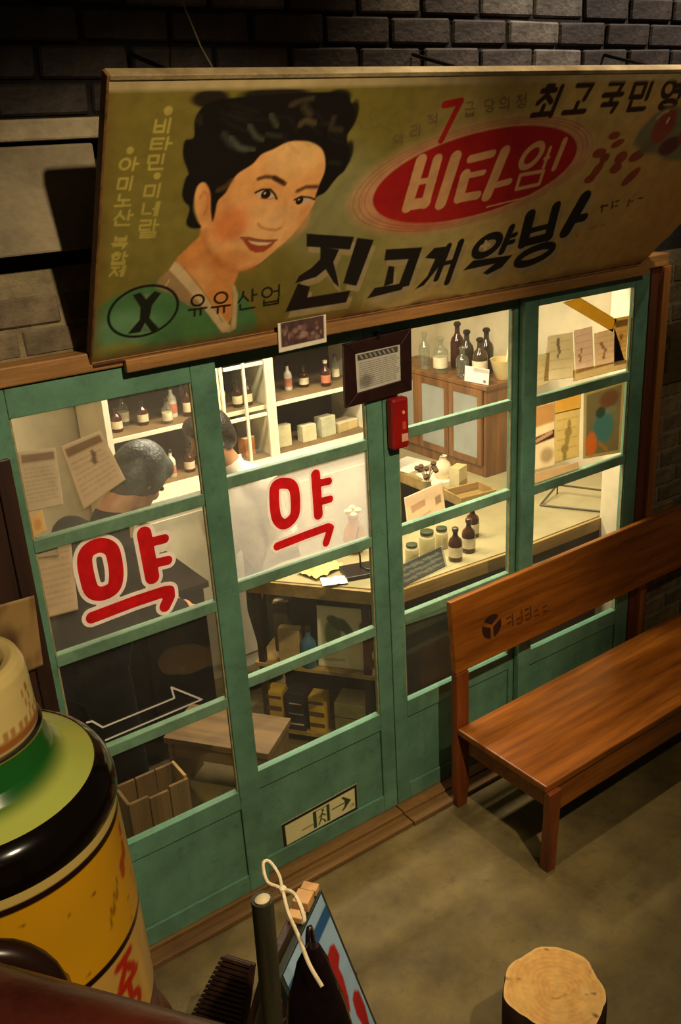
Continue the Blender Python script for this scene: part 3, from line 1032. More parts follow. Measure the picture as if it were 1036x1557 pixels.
# small pale column text
PALE = (176, 158, 74)
p.text('비', (0.1181, 0.6820), (0.1666, 0.6818), (0.1150, 0.6494), 0.0062, PALE)
p.text('타', (0.1137, 0.6385), (0.1720, 0.6373), (0.1101, 0.6082), 0.0062, PALE)
p.text('민', (0.1096, 0.5969), (0.1601, 0.5957), (0.1066, 0.5592), 0.0062, PALE)
p.text('미', (0.1085, 0.5220), (0.1585, 0.5199), (0.1050, 0.4878), 0.0062, PALE)
p.text('네', (0.1080, 0.4735), (0.1552, 0.4710), (0.1044, 0.4382), 0.0062, PALE)
p.text('랄', (0.1037, 0.4275), (0.1604, 0.4235), (0.1011, 0.3781), 0.0062, PALE)
p.text('아', (0.0398, 0.5930), (0.0920, 0.5915), (0.0356, 0.5624), 0.0062, PALE)
p.text('미', (0.0393, 0.5457), (0.0838, 0.5441), (0.0351, 0.5125), 0.0062, PALE)
p.text('노', (0.0378, 0.5004), (0.0819, 0.4984), (0.0333, 0.4698), 0.0062, PALE)
p.text('산', (0.0364, 0.4591), (0.0890, 0.4558), (0.0324, 0.4187), 0.0062, PALE)
p.text('복', (0.0363, 0.3874), (0.0804, 0.3842), (0.0316, 0.3547), 0.0062, PALE)
p.text('합', (0.0358, 0.3429), (0.0833, 0.3388), (0.0311, 0.3092), 0.0062, PALE)
p.text('제', (0.0368, 0.3027), (0.0795, 0.2988), (0.0316, 0.2742), 0.0062, PALE)
p.blob((0.1461, 0.7010), 0.011, 0.011, PALE, 1, 0.5)
p.blob((0.0610, 0.6101), 0.009, 0.009, PALE, 1, 0.5)
p.blob((0.1354, 0.5421), 0.009, 0.009, PALE, 1, 0.5)
# red oval with its pale halo and rings
oc = np.array((1.2171, 0.4683))
oa = np.array((1.6002, 0.5431)) - oc
ob = np.array((1.1084, 0.5996)) - oc


def oval(k, n=72):
    return [tuple(oc + k * (oa * math.cos(6.2832 * i / n) + ob * math.sin(6.2832 * i / n))) for i in range(n)]


p.poly(oval(1.22), (196, 150, 102), 0.02, 0.7)
p.poly(oval(1.13), (204, 138, 100), 0.012, 0.55)
for k in (1.07, 1.12, 1.17):
    p.line(oval(k), 0.003, (156, 72, 52), True, alpha=0.6)
p.poly(oval(1.0), (164, 22, 22), 0.003)
p.blob((1.0466, 0.3625), 0.16, 0.07, (176, 34, 28), 0.5)
CRM = (214, 158, 106)
p.line([(0.9567, 0.5312), (0.9617, 0.3824)], 0.0387, CRM)
p.line([(1.0182, 0.5296), (1.0286, 0.3876)], 0.0352, CRM)
p.line([(0.9621, 0.3884), (1.0289, 0.3914)], 0.0369, CRM)
p.line([(0.9647, 0.4619), (1.0200, 0.4650)], 0.0194, CRM)
p.line([(1.0872, 0.5325), (1.0924, 0.3818)], 0.0422, CRM)
p.line([(1.1500, 0.5230), (1.2341, 0.5355)], 0.0264, CRM)
p.line([(1.1586, 0.4673), (1.2251, 0.4753)], 0.0194, CRM)
p.line([(1.1521, 0.4715), (1.1609, 0.3950)], 0.0387, CRM)
p.line([(1.1616, 0.3934), (1.2356, 0.3979)], 0.0299, CRM)
p.line([(1.2828, 0.5386), (1.2788, 0.3927)], 0.0405, CRM)
p.line([(1.3057, 0.4281), (1.3546, 0.4353)], 0.0229, CRM)
p.line([(1.2987, 0.3510), (1.4913, 0.3746)], 0.0053, CRM)
p.line([(1.4798, 0.5412), (1.4861, 0.4753)], 0.0132, CRM)
p.line([(1.5336, 0.5627), (1.5386, 0.4679)], 0.0220, CRM)
p.line([(1.4736, 0.5049), (1.4928, 0.5076)], 0.0106, CRM)
p.line([(1.3929, 0.4544), (1.4938, 0.4614), (1.4989, 0.4147), (1.4005, 0.4048), (1.3929, 0.4544)], 0.0132, CRM)
p.line([tuple(np.array((1.4098, 0.5184)) + np.array([0.036 * math.cos(a) + 0.010 * math.sin(a), 0.038 * math.sin(a)])) for a in [6.2832 * k / 24 for k in range(24)]], 0.021, CRM, True)
p.line([(0.9778, 0.6925), (1.0330, 0.7000)], 0.0229, (170, 30, 24))
p.line([(1.0330, 0.7000), (1.0086, 0.5883)], 0.0211, (170, 30, 24))
p.text('약', (0.8287, 0.6114), (0.8652, 0.6163), (0.8396, 0.5806), 0.0050, (106, 84, 58), alpha=0.8)
p.text('리', (0.8785, 0.6365), (0.9204, 0.6414), (0.8893, 0.6033), 0.0050, (106, 84, 58), alpha=0.8)
p.text('적', (0.9264, 0.6632), (0.9643, 0.6711), (0.9418, 0.6327), 0.0050, (106, 84, 58), alpha=0.8)
p.text('급', (1.0504, 0.6971), (1.0892, 0.6986), (1.0689, 0.6558), 0.0050, (106, 84, 58), alpha=0.8)
p.text('당', (1.1237, 0.7030), (1.1629, 0.7060), (1.1415, 0.6655), 0.0050, (106, 84, 58), alpha=0.8)
p.text('의', (1.1790, 0.7056), (1.2257, 0.7099), (1.1971, 0.6692), 0.0050, (106, 84, 58), alpha=0.8)
p.text('정', (1.2429, 0.7122), (1.2854, 0.7154), (1.2629, 0.6739), 0.0050, (106, 84, 58), alpha=0.8)
p.text('최', (1.3379, 0.7312), (1.4494, 0.7360), (1.3392, 0.6433), 0.0185, (52, 30, 18), soft=0.002)
p.text('고', (1.4714, 0.7425), (1.5765, 0.7446), (1.4720, 0.6483), 0.0185, (52, 30, 18), soft=0.002)
p.text('국', (1.6180, 0.7440), (1.7146, 0.7463), (1.6307, 0.6503), 0.0185, (52, 30, 18), soft=0.002)
p.text('민', (1.7458, 0.7478), (1.8582, 0.7501), (1.7631, 0.6511), 0.0185, (52, 30, 18), soft=0.002)
p.text('영', (1.8927, 0.7497), (2.0108, 0.7523), (1.9183, 0.6504), 0.0185, (52, 30, 18), soft=0.002)
p.blob((1.7647, 0.5678), 0.0278, 0.0140, (132, 46, 26), 0.92, 0.2, 0)
p.blob((1.8011, 0.5385), 0.0304, 0.0140, (132, 46, 26), 0.92, 0.2, 0.3)
p.blob((1.7299, 0.5087), 0.0329, 0.0175, (132, 46, 26), 0.92, 0.2, 0)
p.blob((1.7689, 0.4890), 0.0228, 0.0175, (132, 46, 26), 0.92, 0.2, 0)
p.blob((1.7571, 0.4438), 0.0215, 0.0362, (132, 46, 26), 0.92, 0.2, -0.4)
p.blob((1.7417, 0.4149), 0.0253, 0.0164, (132, 46, 26), 0.92, 0.2, 0)
p.blob((1.8548, 0.4855), 0.0304, 0.0234, (132, 46, 26), 0.92, 0.2, 0)
p.blob((1.8541, 0.4471), 0.0291, 0.0210, (132, 46, 26), 0.92, 0.2, 0)
p.blob((1.9361, 0.4871), 0.0380, 0.0210, (132, 46, 26), 0.92, 0.2, 0.2)
p.blob((1.9608, 0.4073), 0.0443, 0.0222, (132, 46, 26), 0.92, 0.2, 0.8)
# fruit in a glass at the right end
p.poly([(1.8835, 0.5333), (1.8845, 0.5806), (1.9172, 0.6310), (1.9755, 0.6573), (2.0635, 0.6574), (2.2149, 0.6157), (2.3104, 0.5343), (2.2968, 0.4660), (2.1943, 0.4519), (2.1090, 0.4629), (2.0498, 0.4861), (1.9630, 0.4938)], (112, 106, 76), 0.01)
p.blob((2.0054, 0.5893), 0.055, 0.062, (138, 50, 38), 0.9, 0.5)
p.blob((2.0922, 0.5140), 0.055, 0.035, (86, 34, 30), 0.9, 0.4)
p.blob((2.1631, 0.5638), 0.050, 0.050, (128, 46, 34), 0.9, 0.5)
p.line([(1.9451, 0.6198), (1.9654, 0.6397), (1.9856, 0.6442)], 0.010, (170, 156, 120), soft=0.004)
p.blob((2.0107, 0.6099), 0.006, 0.012, (220, 190, 160), 0.9, 0.6)
p.line([(1.8745, 0.2986), (1.9085, 0.3013)], 0.0081, (70, 44, 24))
p.line([(1.8788, 0.3041), (1.8932, 0.2760)], 0.0081, (70, 44, 24))
p.line([(1.9280, 0.3144), (1.9402, 0.2865)], 0.0081, (70, 44, 24))
p.line([(1.9452, 0.3128), (1.9603, 0.3144)], 0.0069, (70, 44, 24))
p.line([(1.9385, 0.2926), (1.9672, 0.2948)], 0.0058, (70, 44, 24))
p.line([(2.0194, 0.3122), (2.0285, 0.2873)], 0.0069, (70, 44, 24))
p.line([(2.0327, 0.3050), (2.0438, 0.3070)], 0.0058, (70, 44, 24))
p.line([(2.0683, 0.3139), (2.0930, 0.3148)], 0.0058, (70, 44, 24))
p.line([(1.7411, 0.1989), (1.7748, 0.2072)], 0.0081, (168, 84, 40), alpha=0.7)
p.line([(1.7999, 0.2044), (1.8246, 0.1833)], 0.0069, (168, 84, 40), alpha=0.7)
p.line([(1.8682, 0.2091), (1.9030, 0.2176)], 0.0069, (168, 84, 40), alpha=0.7)
p.line([(1.9270, 0.2181), (1.9512, 0.2186)], 0.0058, (168, 84, 40), alpha=0.7)
p.poly([(0.6283, 0.3115), (0.8054, 0.2801), (0.8038, 0.2357), (0.6396, 0.2674)], (166, 146, 104), 0.0018)
p.poly([(0.6885, 0.2623), (0.7623, 0.2421), (0.7539, 0.1992), (0.7839, 0.1440), (0.8039, 0.1002), (0.7760, 0.1221), (0.7313, 0.1767), (0.7029, 0.1539), (0.6298, 0.1425), (0.6392, 0.1679), (0.6783, 0.1910), (0.7006, 0.2175)], (166, 146, 104), 0.0018)
p.poly([(0.8186, 0.2753), (0.8854, 0.2596), (0.8712, 0.0955), (0.8143, 0.1138)], (166, 146, 104), 0.0018)
p.poly([(0.6414, 0.1407), (0.6895, 0.1218), (0.6905, 0.0823), (0.8533, 0.0816), (0.8497, 0.0363), (0.6202, 0.0403)], (166, 146, 104), 0.0018)
p.poly([(0.9459, 0.2185), (1.0969, 0.2073), (1.0977, 0.0599), (1.0496, 0.0600), (1.0543, 0.1683), (0.9539, 0.1774)], (166, 146, 104), 0.0018)
p.poly([(0.9793, 0.1551), (1.0053, 0.1467), (1.0235, 0.0814), (0.9867, 0.0749)], (166, 146, 104), 0.0018)
p.poly([(0.9505, 0.0758), (1.0743, 0.0760), (1.0708, 0.0491), (0.9313, 0.0372)], (166, 146, 104), 0.0018)
p.poly([(1.1510, 0.1981), (1.2165, 0.1969), (1.2153, 0.1415), (1.1649, 0.0519), (1.1283, 0.0399), (1.1646, 0.0871), (1.1724, 0.1523), (1.1247, 0.1635)], (166, 146, 104), 0.0018)
p.poly([(1.3542, 0.1225), (1.5428, 0.1200), (1.5132, 0.0720), (1.4550, 0.0502), (1.4273, 0.0609), (1.4687, 0.0939), (1.3242, 0.0862)], (166, 146, 104), 0.0018)
p.poly([(0.9649, 0.0710), (0.9785, 0.0689), (0.9734, 0.0648)], (166, 146, 104), 0.0018)
p.line([(1.2137, 0.1973), (1.2117, 0.0699)], 0.0235, (166, 146, 104))
p.line([(1.2625, 0.2055), (1.2688, 0.0485)], 0.0265, (166, 146, 104))
p.line([(1.2178, 0.1289), (1.2639, 0.1324)], 0.0177, (166, 146, 104))
p.line([(1.4785, 0.2356), (1.4785, 0.1413)], 0.0294, (166, 146, 104))
p.line([(1.4745, 0.1969), (1.5125, 0.2047)], 0.0206, (166, 146, 104))
p.line([(1.4751, 0.1719), (1.5148, 0.1770)], 0.0206, (166, 146, 104))
p.line([(1.5451, 0.2745), (1.5709, 0.1638)], 0.0471, (166, 146, 104))
p.line([(1.6588, 0.2970), (1.6913, 0.1748)], 0.0412, (166, 146, 104))
p.line([(1.5573, 0.2095), (1.6759, 0.2211)], 0.0235, (166, 146, 104))
p.line([(1.5692, 0.1640), (1.6947, 0.1744)], 0.0354, (166, 146, 104))
p.line([(1.7896, 0.3188), (1.7719, 0.1873)], 0.0559, (166, 146, 104))
p.line([(1.7827, 0.2322), (1.8381, 0.2366)], 0.0354, (166, 146, 104))
p.line([tuple(np.array((1.3947, 0.1758)) + np.array([0.05 * math.cos(a), 0.036 * math.sin(a) + 0.008 * math.cos(a)])) for a in [6.2832 * k / 26 for k in range(26)]], 0.03, (166, 146, 104), True)
p.line([tuple(np.array((1.6616, 0.1043)) + np.array([0.08 * math.cos(a), 0.03 * math.sin(a) + 0.014 * math.cos(a)])) for a in [6.2832 * k / 26 for k in range(26)]], 0.032, (166, 146, 104), True)
p.poly([(0.6153, 0.3320), (0.7903, 0.3018), (0.7886, 0.2580), (0.6263, 0.2886)], (24, 20, 18), 0.0018)
p.poly([(0.6746, 0.2837), (0.7476, 0.2642), (0.7391, 0.2218), (0.7685, 0.1675), (0.7881, 0.1245), (0.7606, 0.1459), (0.7166, 0.1995), (0.6885, 0.1769), (0.6161, 0.1654), (0.6256, 0.1905), (0.6643, 0.2134), (0.6865, 0.2397)], (24, 20, 18), 0.0018)
p.poly([(0.8033, 0.2971), (0.8693, 0.2819), (0.8546, 0.1201), (0.7985, 0.1380)], (24, 20, 18), 0.0018)
p.poly([(0.6277, 0.1637), (0.6751, 0.1452), (0.6759, 0.1063), (0.8369, 0.1064), (0.8332, 0.0617), (0.6063, 0.0647)], (24, 20, 18), 0.0018)
p.poly([(0.9289, 0.2417), (1.0780, 0.2313), (1.0782, 0.0861), (1.0307, 0.0860), (1.0358, 0.1927), (0.9367, 0.2011)], (24, 20, 18), 0.0018)
p.poly([(0.9617, 0.1794), (0.9873, 0.1712), (1.0050, 0.1069), (0.9687, 0.1003)], (24, 20, 18), 0.0018)
p.poly([(0.9328, 0.1010), (1.0551, 0.1018), (1.0516, 0.0754), (0.9137, 0.0630)], (24, 20, 18), 0.0018)
p.poly([(1.1314, 0.2224), (1.1961, 0.2215), (1.1947, 0.1670), (1.1445, 0.0784), (1.1083, 0.0665), (1.1444, 0.1131), (1.1524, 0.1773), (1.1053, 0.1882)], (24, 20, 18), 0.0018)
p.poly([(1.3316, 0.1488), (1.5176, 0.1472), (1.4882, 0.0998), (1.4307, 0.0781), (1.4034, 0.0885), (1.4444, 0.1212), (1.3019, 0.1130)], (24, 20, 18), 0.0018)
p.poly([(0.9470, 0.0964), (0.9605, 0.0944), (0.9555, 0.0903)], (24, 20, 18), 0.0018)
p.line([(1.1933, 0.2219), (1.1908, 0.0964)], 0.0235, (24, 20, 18))
p.line([(1.2416, 0.2302), (1.2470, 0.0756)], 0.0265, (24, 20, 18))
p.line([(1.1971, 0.1545), (1.2425, 0.1582)], 0.0177, (24, 20, 18))
p.line([(1.4548, 0.2607), (1.4543, 0.1678)], 0.0294, (24, 20, 18))
p.line([(1.4506, 0.2225), (1.4883, 0.2305)], 0.0206, (24, 20, 18))
p.line([(1.4512, 0.1980), (1.4903, 0.2032)], 0.0206, (24, 20, 18))
p.line([(1.5207, 0.2993), (1.5456, 0.1904)], 0.0471, (24, 20, 18))
p.line([(1.6330, 0.3219), (1.6643, 0.2017)], 0.0412, (24, 20, 18))
p.line([(1.5324, 0.2353), (1.6495, 0.2472)], 0.0235, (24, 20, 18))
p.line([(1.5439, 0.1906), (1.6677, 0.2014)], 0.0354, (24, 20, 18))
p.line([(1.7621, 0.3439), (1.7439, 0.2144)], 0.0559, (24, 20, 18))
p.line([(1.7547, 0.2586), (1.8093, 0.2631)], 0.0354, (24, 20, 18))
p.line([tuple(np.array((1.3718, 0.2014)) + np.array([0.05 * math.cos(a), 0.036 * math.sin(a) + 0.008 * math.cos(a)])) for a in [6.2832 * k / 26 for k in range(26)]], 0.03, (24, 20, 18), True)
p.line([tuple(np.array((1.6347, 0.1322)) + np.array([0.08 * math.cos(a), 0.03 * math.sin(a) + 0.014 * math.cos(a)])) for a in [6.2832 * k / 26 for k in range(26)]], 0.032, (24, 20, 18), True)
p.line([(1.3432, 0.2013), (1.3777, 0.2044)], 0.0118, (206, 178, 124))
p.line([(1.3563, 0.2190), (1.3691, 0.1859)], 0.0118, (206, 178, 124))
# rust and grime along the lower and left edges
rust = np.clip(1 - tt / np.maximum(0.035 + 0.02 * wob(ss, tt, 16, 5), 0.012), 0, 1)
p.grad(rust * 0.85, (98, 54, 24))
p.grad(np.clip(1 - tt / np.maximum(0.012 + 0.008 * wob(ss, tt, 50, 9), 0.003), 0, 1) * (ss > 0.8), (44, 22, 14))
p.grad(np.clip(1 - ss / 0.035, 0, 1) * 0.7, (112, 86, 36))
p.grad(np.clip((tt - 0.742) / 0.012, 0, 1) * 0.9, (190, 168, 120))
cut = 2.30 + tt * 0.78 + 0.014 * wob(ss, tt, 40, 4)
sign = thing('painted_sign', 'hand painted shop sign with a smiling woman and red oval, above the doors', 'sign',
             (SBL.x + SW / 2, SBL.y, SBL.z))
off = sign.location
P3 = np.stack([SBL.x + ss, SBL.y + SV.y * tt, SBL.z + SV.z * tt], 1) + np.array(SNRM)[None] * 0.001 - np.array(off)[None]
grid_mesh('painted_face', P3, nx, ny, p.c, paint_mat('sign_paint', 0.5, 0.14, 22), sign, keep=ss < cut)
WOODS = M('sign_board_wood', (122, 84, 40), 0.6, 0.3, 14, 0.3, 50, grain='x', rgb2=(70, 44, 20))
WOODT = M('sign_top_wood', (156, 138, 100), 0.6, 0.3, 5, 0.3, 50, rgb2=(104, 86, 54), dirt=0.4)


def sbox(name, s0, s1, t0, t1, d0, d1, mat, poly=None):
    m = MB()
    q = poly or [(s0, t0), (s1, t0), (s1, t1), (s0, t1)]
    m.hexa([sp3(a, b, d0) - off for a, b in q], [sp3(a, b, d1) - off for a, b in q])
    return m.build(name, mat, sign, bevel=0.002)


sbox('backing_board', 0, 0, 0, 0, -0.022, 0.0, WOODS, [(0, 0), (2.29, 0), (2.44, 0.19), (2.44, SHH), (0, SHH)])
sbox('edge_strip', -0.007, 0.0, -0.004, SHH + 0.012, -0.026, 0.004, WOODS)
sbox('edge_strip', 0.0, SW, SHH, SHH + 0.012, -0.030, 0.004, WOODT)
sbox('edge_strip', 0.0, 2.285, -0.012, 0.0, -0.026, 0.010, M('sign_rusty_strip', (84, 46, 22), 0.7, 0.4, 18, 0.3, 50))
for s_ in (0.25, 1.2, 2.1):
    m = MB()
    m.tube([sp3(s_, SHH - 0.03, -0.022) - off, Vector((SBL.x + s_, -0.002, SBL.z + SV.z * (SHH - 0.03) + 0.12)) - off], 0.006, 8)
    m.build('stay_rod', BLACK, sign)
wire = MB()
wire.tube([(-0.055, -0.300, 2.759), (-0.034, -0.250, 2.789), (-0.033, -0.200, 2.838), (-0.025, -0.150, 2.891), (-0.015, -0.100, 2.936), (0.002, -0.050, 2.976)], 0.0022, 6)
tag(wire.build('hanging_wire', M('grey_wire', (120, 104, 80), 0.6, 0.2)), 'thin wire curving up from the top edge of the painted sign', 'wire')

# ================================================================== THINGS IN FRONT OF THE SHOP
# ------------------------------------------------------------------ bench
bench = thing('bench', 'varnished red brown wooden bench with a logo on its backrest, before the sashes', 'bench', (0.83, -0.40, 0), R(1.0))


def bb(name, lo, hi, mat=BENCHX, rot=None, piv=None, bev=0.005):
    return box(name, lo, hi, mat, bench, bev, rot, piv)


bb('seat', (0.0, -0.235, 0.372), (1.72, 0.2325, 0.402))
bb('front_apron', (0.03, -0.222, 0.245), (1.70, -0.195, 0.3715))
bb('back_apron', (0.07, 0.205, 0.27), (1.65, 0.2325, 0.3715))
bb('side_apron', (0.035, -0.194, 0.275), (0.06, 0.2045, 0.3715))
bb('side_apron', (1.66, -0.194, 0.275), (1.685, 0.2045, 0.3715))
LEGM = BENCHZ
for x in (0.004, 1.655):
    m = MB()
    a, y0, w = x, -0.252, 0.064
    m.hexa([(a + .012, y0 + .010, 0), (a + w - .008, y0 + .010, 0), (a + w - .008, y0 + w - .012, 0), (a + .012, y0 + w - .012, 0)],
           [(a, y0, 0.371), (a + w, y0, 0.371), (a + w, y0 + .0295, 0.371), (a, y0 + .0295, 0.371)])
    m.build('front_leg', LEGM, bench, bevel=0.004)
for x in (0.0, 1.655):
    m = MB()
    m.hexa([(x + .010, 0.240, 0), (x + .058, 0.240, 0), (x + .058, 0.270, 0), (x + .010, 0.270, 0)],
           [(x, 0.234, 0.10), (x + .066, 0.234, 0.10), (x + .066, 0.272, 0.10), (x, 0.272, 0.10)])
    m.hexa([(x, 0.234, 0.10), (x + .066, 0.234, 0.10), (x + .066, 0.272, 0.10), (x, 0.272, 0.10)],
           [(x, 0.234, 0.648), (x + .066, 0.234, 0.648), (x + .066, 0.266, 0.648), (x, 0.266, 0.648)])
    bmesh.ops.remove_doubles(m.bm, verts=m.bm.verts, dist=0.0005)
    m.build('back_post', LEGM, bench, bevel=0.004)
tilt = Matrix.Rotation(R(-5), 3, 'X')
bk = bb('backrest', (0.0, 0.236, 0.6485), (1.722, 0.264, 0.955), rot=tilt, piv=(0, 0.25, 0.648))


lq = []
for a, z in ((0.150, 0.835), (0.255, 0.835), (0.255, 0.735), (0.150, 0.735)):
    q = Vector((a, 0.236, z))
    q = Vector((0, 0.25, 0.648)) + tilt @ (q - Vector((0, 0.25, 0.648)))
    lq.append(q + Vector((0, -0.0012, 0)))


m = MB()
c0 = (lq[0] + lq[2]) / 2
ux, uz = (lq[1] - lq[0]) / 2, (lq[0] - lq[3]) / 2
for a0, a1 in ((-60, 60), (60 + 0, 180), (180, 300)):
    pts = [c0 + (ux * math.cos(R(a)) + uz * math.sin(R(a))) * 1.0 for a in [a0 - 30 + 10 + k * (a1 - a0 - 20) / 12 for k in range(13)]]
    cc = c0 + (ux * math.cos(R((a0 + a1) / 2 - 30)) + uz * math.sin(R((a0 + a1) / 2 - 30))) * 0.16
    vs = [m.bm.verts.new(v) for v in pts] + [m.bm.verts.new(cc)]
    m.bm.faces.new(vs)
STAMP = M('dark_stamp_ink', (44, 22, 12), 0.5, 0.3, 30)
tag(m.build('stamped_logo', STAMP, bk), 'dark round stamped logo')
def bk3(x, z):
    q = Vector((x, 0.236, z))
    return Vector((0, 0.25, 0.648)) + tilt @ (q - Vector((0, 0.25, 0.648))) + Vector((0, -0.0012, 0))


rw = random.Random(12)
for k in range(5):
    x0 = 0.285 + k * 0.052
    m = MB()
    for (ax, az, bx, bz) in ((0, 0.79, 0.026, 0.79), (0.002, 0.765, 0.026, 0.768), (0.034, 0.80, 0.034, 0.745), (0.004, 0.745, 0.030, 0.742)):
        if rw.random() < 0.2:
            continue
        if abs(bx - ax) > 0.005:
            pts = [(x0 + ax, az - .004), (x0 + bx, bz - .004), (x0 + bx, bz + .004), (x0 + ax, az + .004)]
        else:
            pts = [(x0 + ax - .0035, bz), (x0 + ax + .0035, bz), (x0 + ax + .0035, az), (x0 + ax - .0035, az)]
        m.bm.faces.new([m.bm.verts.new(bk3(*w_)) for w_ in pts])
    m.build('stamped_letter', M('faint_stamp_ink', (84, 40, 16), 0.5, 0.3, 30), bk)

# ------------------------------------------------------------------ stump stool
stump = thing('stump_stool', 'round tree stump stool with a pale sawn top on the concrete floor', 'stool', (0.262, -1.205, 0))
BARK = M('dark_stump_bark', (70, 42, 22), 0.8, 0.5, 18, 0.7, 30, grain='z', rgb2=(36, 18, 10))
m = MB()
rnd = random.Random(5)
N = 44
rad = [0.143 + 0.006 * math.sin(3 * a) + 0.004 * math.sin(7 * a + 1) + rnd.uniform(-.002, .002) for a in [6.2832 * k / N for k in range(N)]]
rings = []
for z, f in ((0, 1.03), (0.1, 1.01), (0.2, 1.0), (0.29, 1.005), (0.334, 1.0), (0.346, 0.975)):
    rings.append([m.bm.verts.new((rad[k] * f * math.cos(6.2832 * k / N), rad[k] * f * math.sin(6.2832 * k / N), z)) for k in range(N)])
for a, b in zip(rings, rings[1:]):
    for k in range(N):
        m.bm.faces.new((a[k], a[(k + 1) % N], b[(k + 1) % N], b[k]))
m.bm.faces.new(rings[0][::-1])
m.bm.faces.new(rings[-1])
m.build('trunk', BARK, stump, smooth=True)
nr, na = 34, 90
th, rr = np.meshgrid(np.linspace(0, 2 * math.pi, na), np.linspace(0, 1, nr))
th, rr = th.ravel(), rr.ravel()
rb = np.interp(th, np.linspace(0, 2 * math.pi, N + 1), rad + [rad[0]]) * 0.972
px_, py_ = rr * rb * np.cos(th), rr * rb * np.sin(th)
pt = Paint(px_, py_, (216, 164, 84))
ringv = np.sin(np.hypot(px_ - 0.01, py_ + 0.012) * 420 + 2 * np.sin(th * 3))
pt.grad(0.28 * np.clip(ringv, 0, 1), (180, 122, 54))
pt.grad(0.5 * np.clip(wob(px_, py_, 40, 11), 0, 1), (228, 184, 104))
pt.grad(0.6 * np.clip((rr - 0.92) / 0.06, 0, 1), (232, 190, 120))
for a, l0, l1 in ((2.2, 0.70, 0.98), (-0.9, 0.62, 0.80), (-0.2, 0.86, 0.99), (-1.45, 0.82, 0.99), (0.9, 0.93, 0.99)):
    pt.line([(0.14 * l0 * math.cos(a), 0.14 * l0 * math.sin(a)), (0.14 * l1 * math.cos(a + .05), 0.14 * l1 * math.sin(a + .05))], 0.004, (74, 42, 18), soft=0.0015)
pt.line([(-.03, -.02), (-.02, -.03), (0.01, -.035)], 0.003, (140, 92, 40))
zz = 0.3485 + 0.0010 * np.sin(px_ * 50) * np.cos(py_ * 60)
grid_mesh('sawn_top', np.stack([px_, py_, zz], 1), na, nr, pt.c, paint_mat('sawn_wood', 0.6, 0.15, 40), stump, smooth=True)

# ------------------------------------------------------------------ giant picnic jug on its stand
JX, JY = -1.133, -1.688
jug = thing('picnic_jug', 'big enamelled yellow picnic jug with green shoulder, black rim and cream cap', 'jug', (JX, JY, 1.642))


def lathe_paint(name, prof, painter, base, parent, mat, na=180, nz=120, closed_top=False):
    """surface of revolution, coloured by painter in (angle*radius, height) of the world"""
    pr2 = np.array(prof)
    L = np.concatenate([[0], np.cumsum(np.hypot(np.diff(pr2[:, 0]), np.diff(pr2[:, 1])))])
    l = np.linspace(0, L[-1], nz)
    r_, z_ = np.interp(l, L, pr2[:, 0]), np.interp(l, L, pr2[:, 1])
    a_ = np.linspace(-math.pi, math.pi, na)
    A, RR = np.meshgrid(a_, r_)
    _, ZZ = np.meshgrid(a_, z_)
    A, RR, ZZ = A.ravel(), RR.ravel(), ZZ.ravel()
    pt = Paint(A * 0.131, ZZ, base)
    painter(pt, A, RR, ZZ)
    P = np.stack([RR * np.cos(A), RR * np.sin(A), ZZ - 1.642], 1)
    return grid_mesh(name, P, na, nz, pt.c, mat, parent, smooth=True)


ENAMEL = paint_mat('jug_enamel', 0.22, 0.04, 8)


def body_paint(pt, A, RR, ZZ):
    pt.grad(0.6 * np.clip(wob(A, ZZ * 8, 3, 21), 0, 1), (206, 150, 28))
    pt.grad(((ZZ > 1.999)) * 1.0, (214, 186, 104))
    pt.grad(((ZZ < 1.869) & (ZZ > 1.70)) * 0.9, (214, 168, 84))
    pt.grad(((ZZ > 1.992) & (ZZ < 1.9995)) * 1.0, (40, 18, 10))
    pt.grad(((ZZ > 1.868) & (ZZ < 1.8755)) * 1.0, (34, 16, 10))
    pt.grad((ZZ < 1.762) * 1.0, (36, 18, 12))
    pt.grad((ZZ < 1.752) * 1.0, (120, 40, 30))
    pt.grad(((ZZ > 1.80) & (ZZ < 1.86) & (A < -2.1)) * 0.0, (190, 30, 20))
    k = 0.131
    RD = (196, 42, 22)
    for ch, a0, a1, z0, z1 in (('중', -1.04, -0.74, 1.858, 1.786),):
        pt.text(ch, (a0 * k, z0), (a1 * k, z0), (a0 * k, z1), 0.0100, RD)
    for c, rx, ry in (((-0.62, 1.948), .012, .006), ((-0.66, 1.940), .007, .009), ((-0.55, 1.955), .006, .010), ((-0.52, 1.975), .005, .008)):
        pt.blob((c[0] * k, c[1]), rx, ry, (176, 62, 22), 0.9, 0.3)
    pt.line([(-0.97 * k, 1.905), (-0.93 * k, 1.925), (-0.9 * k, 1.915), (-0.86 * k, 1.935), (-0.83 * k, 1.925), (-0.78 * k, 1.945)], 0.0022, (96, 70, 22))
    for q in range(14):
        r = np.random.RandomState(q)
        pt.blob((r.uniform(-2, -.3) * k, r.uniform(1.88, 1.99)), .002, .002, (120, 80, 20), 0.8, 0.5)


lathe_paint('body', [(0.150, 1.642), (0.150, 1.652), (0.140, 1.668), (0.1335, 1.690), (0.1325, 1.76), (0.1310, 1.87), (0.1285, 1.95), (0.1265, 2.012)],
            body_paint, (224, 162, 22), jug, ENAMEL, 260, 200)


def shoulder_paint(pt, A, RR, ZZ):
    t = np.clip((RR - 0.074) / 0.020 + 0.35 * np.sin(A * 1.0 + 0.4), 0, 1)
    pt.grad(t * t * (3 - 2 * t), (196, 206, 96))


